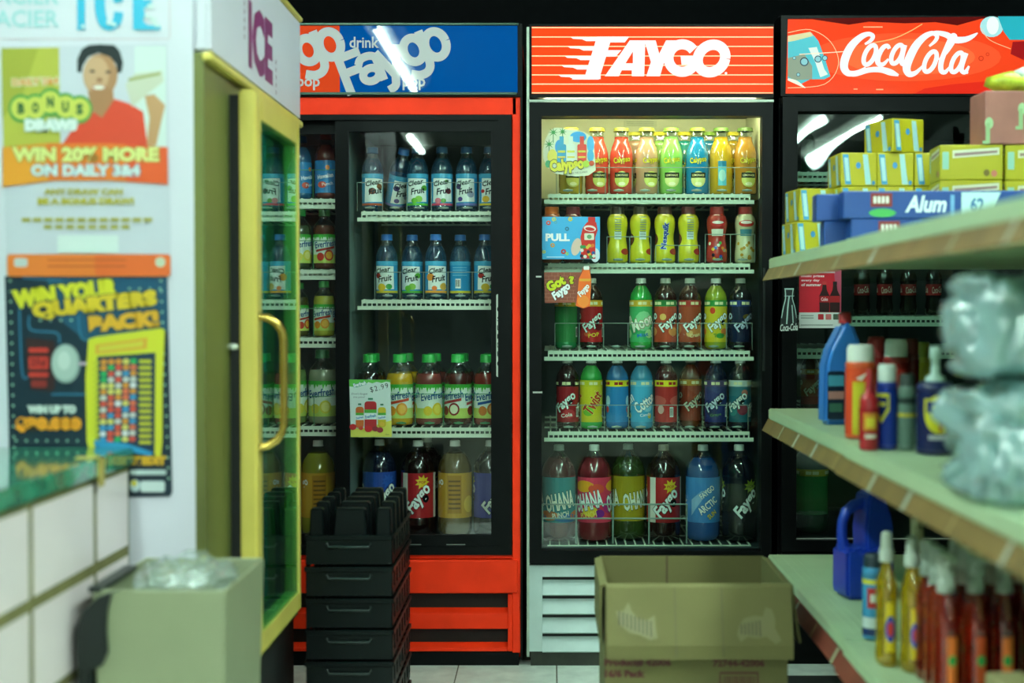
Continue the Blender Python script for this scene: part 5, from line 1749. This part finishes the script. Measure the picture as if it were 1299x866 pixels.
HC = .085
lv = ['bottom', 'second', 'third', 'fourth']
for k in range(2):
    carton(YC, (X(1026 if k else 1022, 3.72), 3.72, ZT + .0012 + k * HC), .12, 'small yellow carton at the far front corner of the top shelf, %s' % ('upper of two' if k else 'lower of two'))
for ci, px in enumerate((1080, 1127, 1175)):
    for k in range(3):
        carton(YC, (X(px, 3.66), 3.66, ZT + .0012 + k * HC), .06 - .05 * ci, 'small yellow carton, %s column behind the foil boxes, %s layer' % (ORD[ci], lv[k]))
carton(YC, (X(1136, 3.63), 3.66, ZT + .0014 + 3 * HC), .35, 'single yellow carton perched on top of the far yellow carton pile')
for ci, px in enumerate((1233, 1316)):
    for k in range(3):
        carton(YL, (X(px, 3.42), 3.48, ZT + .0012 + k * HC), -.04, 'long yellow carton, %s in the pile under the pink box, %s layer' % (('left', 'right')[ci], lv[k]))


def fprint(s, w, h):
    s.rect(-w * .36, h * .42, -w * .25, h * .92, '7a1c1c')
    for q in range(4): s.rect(-w * (.345 - q * .021), h * .55, -w * (.331 - q * .021), h * .80, 'd8d8d0', same=q > 0)
    s.ell(-w * .30, h * .2, w * .07, h * .16, '3a9a4a', n=12)
    s.text('Alum', -w * .08, h * .52, w * .21, h * .62, 'd8e4f0', bold=.03, shear=.25)
    s.rect(w * .045, h * .1, w * .065, h * .85, '6a9ac8'); s.poly([(w * .10, h * .06), (w * .24, h * .06), (w * .30, h * .94), (w * .10, h * .94)], 'b4d0d8')
    s.text('62', w * .18, h * .5, w * .07, h * .5, '3a6a9a', bold=.04)


FB = carton_mesh('carton_body', .44, .062, .062, '0c3c84', fprint)
for k in range(2):
    for r_ in range(2):
        px, yy = ((1070, 3.20), (1036, 3.285))[r_]
        x = X(px + (10 if not k else 0), yy) + .22
        t = thing('foil_box', 'long blue aluminium foil box, %s of the %s pair' % (('lower', 'upper')[k], ('front', 'rear')[r_]), 'foil box', (x, yy + .031, ZT + .0012 + k * .063), -.03, 'blue foil boxes on the top shelf')
        put('carton_body', FB[0], t); put('carton_print', FB[1], t)
px_ = thing('pink_box', 'dusty pink box with pale green marks above the long yellow cartons', 'box', (X(1310, 3.42), 3.48, ZT + .0014 + 3 * HC), .05)
MB().box(-.120, .12, -.055, .055, 0, .128).build('carton_body', mat('dusty_pink_card', '9a6258', .6, vary=.15, scale=9), px_, bevel=.003)
s = Sheet(up=True)
for cx, cy in ((-.115, .05), (-.035, .085), (.05, .06)):
    s.ell(cx + .004, cy, .010, .014, '9ab88a'); s.rect(cx - .004, cy - .045, cx + .006, cy, '8aa87a'); s.rect(cx - .012, cy - .05, cx + .006, cy - .042, '8aa87a')
put('box_print', s.mesh('box_print', lambda x, y, e: (x, -.0553 - e, y), PRINT), px_)
pk = thing('snack_pack', 'lime green wrapped pack lying on the dusty pink box', 'pack', (X(1318, 3.42), 3.47, ZT + .002 + 3 * HC + .128), -.1)
bm_ = MB()
bm_.lathe([(0, 0), (.06, .002), (.085, .02), (.08, .04), (.05, .052), (0, .055)], 14, sx=1.4, sy=.62)
bm_.build('wrapper', mat('lime_wrapper', 'a0a828', .35, vary=.5, scale=30, bump=.6, bscale=40), pk)
MB().lathe([(0, .03), (.02, .034), (.024, .05), (0, .06)], 10, (-.03, -.03, 0)).build('wrapper_window', pl('c8d4c8'), pk)

# --- middle shelf
def can(name, label, loc, r, h, bands, cap, cap_h=.03, cap_r=.9, nozzle=False, cat='spray can', text=None, rz=0.0):
    """aerosol can: rolled rims, coloured sleeve, shoulder, cap"""
    t = thing(name, label, cat, loc, rz, 'cans and bottles on the middle shelf')
    hb = h - cap_h
    MB().lathe([(0, 0.001), (r * .8, 0), (r, .002), (r, .006), (r * .97, .008), (r * .97, hb - .016), (r, hb - .014), (r, hb - .010), (r * .82, hb - .002), (r * .5, hb), (0, hb)], 20).build('can_body', pl(bands[0][2], .3), t)
    if cap:
        cr = r * cap_r
        MB().lathe([(cr, hb - .008), (cr, hb + cap_h * .7), (cr * .85, hb + cap_h), (0, hb + cap_h)], 18).build('can_cap', pl(cap, .4), t)
    if nozzle:
        MB().lathe([(.007, hb - .004), (.007, hb + .018), (.005, hb + .022), (0, hb + .022)], 10).build('nozzle', pl('e0e4dc', .4), t)
    def dr(s, H):
        for a, b, c in bands: s.rect(-PI, a * H, PI, b * H, c)
        if text: text(s, H)
    put('can_label', cyl_label('can_label', r * .975, .009, hb - .028, dr), t)
    return t


def Gp(px, py, z): return G(px, py, z) + Vector((0, 0, .0012))
p = Gp(1063, 538, ZM)
ob = thing('oil_bottle', 'blue motor-oil style bottle with red cap on the middle shelf', 'bottle', p, .15, 'cans and bottles on the middle shelf')
H = .262
prof = [(-.040, 0), (.040, 0), (.042, .01), (.042, .12), (.046, .165), (.046, .19), (.036, .215), (.028, .238), (.004, .238), (-.006, .22), (-.030, .175), (-.040, .14), (-.042, .01)]
MB().prism(prof, -.027, .027, 'y').build('bottle_body', pl('2f74c4', .3), ob, bevel=.010, seg=3)
MB().lathe([(.015, .236), (.015, .258), (.012, .262), (0, .262)], 14, (.016, 0, 0)).build('bottle_cap', pl('a8242c', .4), ob)
s = Sheet(up=True)
s.rect(-.036, .012, .006, .125, '16243a', .006); s.rect(-.034, .09, .004, .115, '4a9ab8'); s.rect(-.034, .06, .004, .078, 'b8807a'); s.rect(-.032, .03, .0, .05, '3a6a5a')
put('bottle_label', s.mesh('bottle_label', lambda x, y, e: (x, -.0275 - e, y), GLOSSP), ob)

can('spray_can', 'orange and yellow spray can with white cap beside the blue oil bottle', Gp(1091, 556, ZM), .031, .195, [(0, 1, 'd8562c'), (.0, .80, 'c8b428'), (.84, 1, 'd24a2a')], 'd8dcd4', .03, text=lambda s, H: (s.rect(-.9, .1 * H, .5, .74 * H, 'ccc030'), s.rect(-PI, 0, -.75, .82 * H, 'd84a2c'), s.rect(.7, 0, PI, .82 * H, 'd84a2c'), s.poly([(-.5, .85 * H), (.3, .95 * H), (-.1, .82 * H)], 'e8d8c8')))
p = Gp(1102, 571, ZM)
sb = thing('squeeze_bottle', 'slim red squeeze bottle with pointed tip in front of the spray cans', 'bottle', p, 0, 'cans and bottles on the middle shelf')
MB().lathe([(0, 0), (.016, .0), (.018, .003), (.018, .095), (.014, .105), (.009, .108), (.008, .118), (.005, .145), (.003, .155), (0, .155)], 16).build('bottle_body', pl('a81c24', .3), sb)
put('bottle_label', cyl_label('bottle_label', .018, .02, .06, lambda s, H: (s.rect(-PI, 0, PI, H, 'a01c22'), s.rect(-.8, .3 * H, .7, .85 * H, 'c8862a'), s.rect(-.5, .4 * H, .4, .7 * H, 'd8c23a'), s.rect(-.6, .05 * H, .6, .18 * H, 'd8c8b8'))), sb)
def shield(s, H):
    s.poly([(-.9, .92 * H), (.7, .92 * H), (.7, .62 * H), (-.1, .38 * H), (-.9, .62 * H)], 'd2c62a')
    s.poly([(-.7, .86 * H), (.5, .86 * H), (.5, .66 * H), (-.1, .47 * H), (-.7, .66 * H)], '14245c')
    s.rect(-.5, .70 * H, .3, .76 * H, 'e0d83a')
can('spray_can', 'navy spray can with yellow shield and white cap in the front row', Gp(1125, 570, ZM), .0195, .163, [(0, 1, '16308a')], 'c8d4cc', .028, text=shield, rz=-.7)
can('spray_can', 'grey-green slim spray can beside the navy shield can', Gp(1150, 571, ZM), .0165, .145, [(0, 1, '5f7a6e'), (.55, .62, 'c8b83a'), (.80, .92, '2a3a34')], '2a3834', .018)
def bigshield(s, H):
    s.ell(0, .62 * H, .85, .55 * H * .62, 'd0c628', n=20)
    s.rect(-.85, .62 * H, .85, .88 * H, 'd0c628')
    s.rect(-.72, .64 * H, .72, .84 * H, '14206a')
    s.rect(-.45, .70 * H, .45, .78 * H, 'b8b02a')
    s.rect(-.05, .3 * H, .05, .9 * H, 'a82a2a')
    s.rect(-.6, .18 * H, .6, .26 * H, 'b0b0b8')
t = can('spray_can', 'wide navy spray can with round yellow emblem and white nozzle', Gp(1186, 576, ZM), .0345, .155, [(0, 1, '121c4c')], None, .02, nozzle=True, text=bigshield)
MB().lathe([(.02, .128), (.018, .142), (.009, .148), (.008, .175), (.011, .178), (.010, .198), (0, .2)], 12).build('dropper_top', pl('a8c4b8', .4), t)
can('spray_can', 'red and white spray can standing behind the front row', Gp(1136, 540, ZM), .029, .20, [(0, 1, '8a2420'), (.55, .9, 'a83028')], 'd4dcd8', .035)
can('spray_can', 'dark red spray can between the orange can and the white-capped can', Gp(1111, 538, ZM), .022, .205, [(0, 1, '7a1c1e')], '8a2222', .03)
can('spray_can', 'maroon slim can behind the grey-green can', Gp(1156, 538, ZM), .017, .20, [(0, 1, '5e1a1c')], '6a1e20', .03)
can('spray_can', 'yellow and dark can behind the wide navy can', Gp(1171, 534, ZM), .017, .19, [(0, 1, 'a89a2a'), (0, .4, '2a3020')], '8a8428', .03)
can('paint_tin', 'pale blue tin with yellow band half hidden by the plastic bundle', Gp(1229, 548, ZM), .034, .105, [(0, 1, '88b4bc'), (0, .08, 'c8b82a'), (.90, 1, 'b8a82a')], '2a3a44', .012, cat='tin', text=lambda s, H: s.ell(-.6, .8 * H, .3, .3, 'c8c02a', n=12))
can('spray_can', 'dark red can at the back beside the pale blue tin', Gp(1252, 540, ZM), .018, .12, [(0, 1, '5a1a1e')], '3a1216', .02)

BUN = clear('milky_wrap_film', (200, 232, 230), rough=.16, haze=(188, 220, 222), haze_amt=.5, f0=.14)


def wrap_bundle(label, c, size, seed, roll, n):
    """rolls wrapped in loose film: pale rolls inside, a creased film skin outside"""
    o = thing('wrapped_bundle', label, 'plastic bag', c, 0, 'wrapped bundles at the near end of the middle shelf')
    sx, sy, sz = size
    for k in range(n):
        MB().lathe([(0, 0), (roll[0] * .9, 0), (roll[0], .004), (roll[0], roll[1] - .004), (roll[0] * .9, roll[1]), (0, roll[1])], 16, ((k - (n - 1) / 2) * roll[0] * 1.6, .02 * (-1) ** k, .012)).build('paper_roll', pl('b9c9c6', .6), o)
    bm = bmesh.new()
    bmesh.ops.create_icosphere(bm, subdivisions=5, radius=1)
    for v in bm.verts:
        n_ = v.co.normalized()
        q = Vector((abs(n_.x) ** .55 * (1 if n_.x > 0 else -1), abs(n_.y) ** .55 * (1 if n_.y > 0 else -1), abs(n_.z) ** .6 * (1 if n_.z > 0 else -1)))
        w = n_ + Vector((noise.noise(n_ * 2 + Vector((seed, 1, 2))), noise.noise(n_ * 2 + Vector((3, seed, 1))), noise.noise(n_ * 2 + Vector((5, 2, seed))))) * .5
        d = .88 + .46 * noise.noise(w * 1.6 + Vector((seed, 0, 0))) + .20 * (1 - 2.2 * abs(noise.noise(w * 3.4 + Vector((0, seed, 0))))) + .05 * (1 - 2.2 * abs(noise.noise(w * 8 + Vector((0, 0, seed)))))
        d = max(.55, min(d, 1.12))
        p = Vector((q.x * sx, q.y * sy, sz + q.z * sz)) * 1.0
        v.co = Vector((p.x * d, p.y * d, max(.0015, sz + (p.z - sz) * d)))
    me = bpy.data.meshes.new('film_wrap')
    bm.to_mesh(me); bm.free()
    me.materials.append(BUN)
    for p in me.polygons: p.use_smooth = True
    put('film_wrap', me, o)
    return o


bY = 2.02
b1 = wrap_bundle('milky plastic-wrapped bundle lying at the near end of the middle shelf', (X(1310, bY), bY, ZM + .001), (.112, .14, .080), 3.1, (.04, .13), 2)
b2 = wrap_bundle('crinkled plastic bag on top of the wrapped bundle at the right edge', (X(1300, bY + .03), bY + .03, ZM + .170), (.100, .12, .075), 9.4, (.035, .09), 2)

# --- bottom shelf
p = Gp(1093, 756, ZB)
jg = thing('detergent_jug', 'dark blue jug with moulded handle on the bottom shelf', 'jug', p, .2, 'cleaners on the bottom shelf')
out = [(-.052, 0), (.060, 0), (.064, .02), (.062, .13), (.050, .19), (.030, .235), (.028, .25), (-.004, .25), (-.010, .238), (-.038, .215), (-.050, .18), (-.056, .10), (-.056, .02)]
MB().prism([(-.052, 0), (.060, 0), (.064, .02), (.062, .125), (.052, .138), (-.020, .112), (-.034, .122), (-.056, .115), (-.056, .02)], -.045, .045, 'y').build('jug_body', pl('1a3cae', .3), jg, bevel=.008, seg=2)
MB().prism([(-.006, .100), (.062, .110), (.062, .165), (.056, .195), (.044, .222), (.042, .246), (.006, .246), (.000, .232), (-.004, .200), (-.008, .160)], -.040, .040, 'y').build('jug_neck', pl('1a3cae', .3), jg, bevel=.006, seg=2)
MB().tube([(-.040, 0, .100), (-.046, 0, .115), (-.050, 0, .145), (-.049, 0, .175), (-.040, 0, .198), (-.022, 0, .212), (.004, 0, .218)], .012, 10, radii=[.016, .014, .012, .012, .013, .014, .015]).build('handle', pl('1a3cae', .3), jg)
MB().lathe([(.018, .248), (.018, .268), (.015, .272), (0, .272)], 14, (.024, 0, 0)).build('jug_cap', pl('16286a', .4), jg)

def cleanlabel(s, H):
    s.rect(-.8, .45 * H, .6, .78 * H, 'b02a2a'); s.rect(-.5, .55 * H, .3, .68 * H, 'd8d8d0')
can('cleaner_can', 'blue, red and white cleaner can before the blue jug', Gp(1108, 810, ZB), .0225, .172, [(0, 1, '3a8ab8'), (.0, .12, '20386a'), (.12, .3, 'c8d4d4'), (.84, .92, 'c8c03a'), (.92, 1, '3a7a9a')], '20303a', .02, text=cleanlabel, cat='can')


def sprayer(label, loc, h, col, col2, labcol, dots, neck, trigger=True, rz=0.0, cat='bottle'):
    """ribbed cleaner bottle with a trigger head"""
    t = thing('spray_bottle', label, cat, loc, rz, 'trigger bottles on the bottom shelf')
    r, hb = .034, h * .74
    MB().lathe([(0, .002), (r * .8, 0), (r, .006), (r, hb * .12), (r * .93, hb * .2), (r * .93, hb * .58), (r, hb * .66), (r * .9, hb * .80), (r * .55, hb * .93), (r * .36, hb), (r * .36, hb + .008)], 16, sx=.6).build('bottle_body', clear('cleaner_' + col, col2, rough=.05, haze=col, haze_amt=.42, f0=.10), t)
    lo = put('bottle_label', cyl_label('bottle_label', r * .98, hb * .2, hb * .38, lambda s, H: (s.rect(-.42, -.3, .42, H + .3, labcol), [s.ell(*d) for d in dots])), t)
    lo.scale = (.61, 1, 1)
    z = hb
    MB().lathe([(r * .42, z), (r * .42, z + .020), (r * .3, z + .026), (0, z + .026)], 14).build('collar', pl(neck, .45), t)
    if trigger:
        MB().prism([(.020, z + .024), (.022, z + .058), (.008, z + .066), (-.030, z + .064), (-.034, z + .052), (-.012, z + .046), (-.010, z + .024)], -.009, .009, 'x').build('trigger_head', pl(neck, .45), t, bevel=.003)
        MB().prism([(-.014, z + .046), (-.024, z + .044), (-.030, z + .014), (-.026, z + .012), (-.018, z + .034), (-.010, z + .036)], -.005, .005, 'x').build('trigger', pl(neck, .45), t)
    else:
        MB().lathe([(r * .34, z + .024), (r * .30, z + .05), (r * .2, z + .056), (0, z + .056)], 12).build('bottle_cap', pl(neck, .45), t)
    return t


yl = [(0, .45, .4, .5, '2a4ab0'), (0, .45, .28, .22, 'c83a3a')]
for i, (px, py, nk, lb) in enumerate(((1124, 842, 'b4bcb0', 'clear yellow cleaner bottle, front left of the trigger bottles'), (1156, 851, 'bcc4b8', 'clear yellow cleaner bottle right beside the front yellow one'), (1163, 820, '9a9a78', 'yellow cleaner bottle with tan head in the second row'))):
    sprayer(lb, Gp(px, py, ZB), .262, 'b89c12', 'f0d860', 'd6bc20', [(0, 1.0, .45, .75, '2a4ab0'), (0, 1.0, .30, .42, 'c83a3a')], nk, trigger=i == 2, rz=0)
grid = []
for j_, (y_, n_) in enumerate(((2.405, 5), (2.485, 6), (2.562, 7))):
    for k_ in range(n_):
        grid.append((.672 + .008 * (j_ == 1) + .012 * (j_ == 2) + k_ * .050, y_, ['8a2412', '922a14', '7a2012', '6a1c12', '5a1a10'][(k_ + j_) % 5]))
for i, (x, y, c) in enumerate(grid):
    rowi = 'front row' if y < 2.43 else ('middle row' if y < 2.53 else 'back row')
    same = [g for g in grid if (g[1] < 2.43) == (y < 2.43) and (g[1] < 2.53) == (y < 2.53)]
    same.sort()
    k = [g[0] for g in same].index(x)
    sprayer('orange-red cleaner bottle with pale trigger head, %s, %s from the aisle' % (rowi, ORD[k]), (x, y, ZB + .0012), .255, c, 'f07848', 'e0702c' if i % 2 == 0 else 'c04a22', [(0, 1.25, .35, .28, '3a9a4a')], ['a8b0a4', '9aa89c', '8a968a'][i % 3], rz=R.uniform(-.2, .2))
bt = thing('blue_tub', 'blue lidded tub at the near end of the bottom shelf', 'tub', (.84, 2.22, ZB + .0012))
MB().lathe([(0, 0), (.05, 0), (.056, .01), (.060, .075), (.058, .078)], 20).build('tub_body', pl('2a4a88', .4), bt)
MB().lathe([(.063, .072), (.063, .086), (.058, .09), (0, .09)], 20).build('tub_lid', pl('2f6aa8', .4), bt)
cbx = thing('cream_carton', 'plain cream carton beside the blue tub on the bottom shelf', 'carton', (.735, 2.24, ZB + .0012), .1)
MB().box(-.03, .03, -.04, .04, 0, .085).build('carton_body', mat('cream_card', 'a0966a', .6), cbx, bevel=.002)
MB().box(-.02, .02, -.0405, -.04, .02, .06).build('carton_print', mat('cream_print', '7a6a4a', .6), cbx)
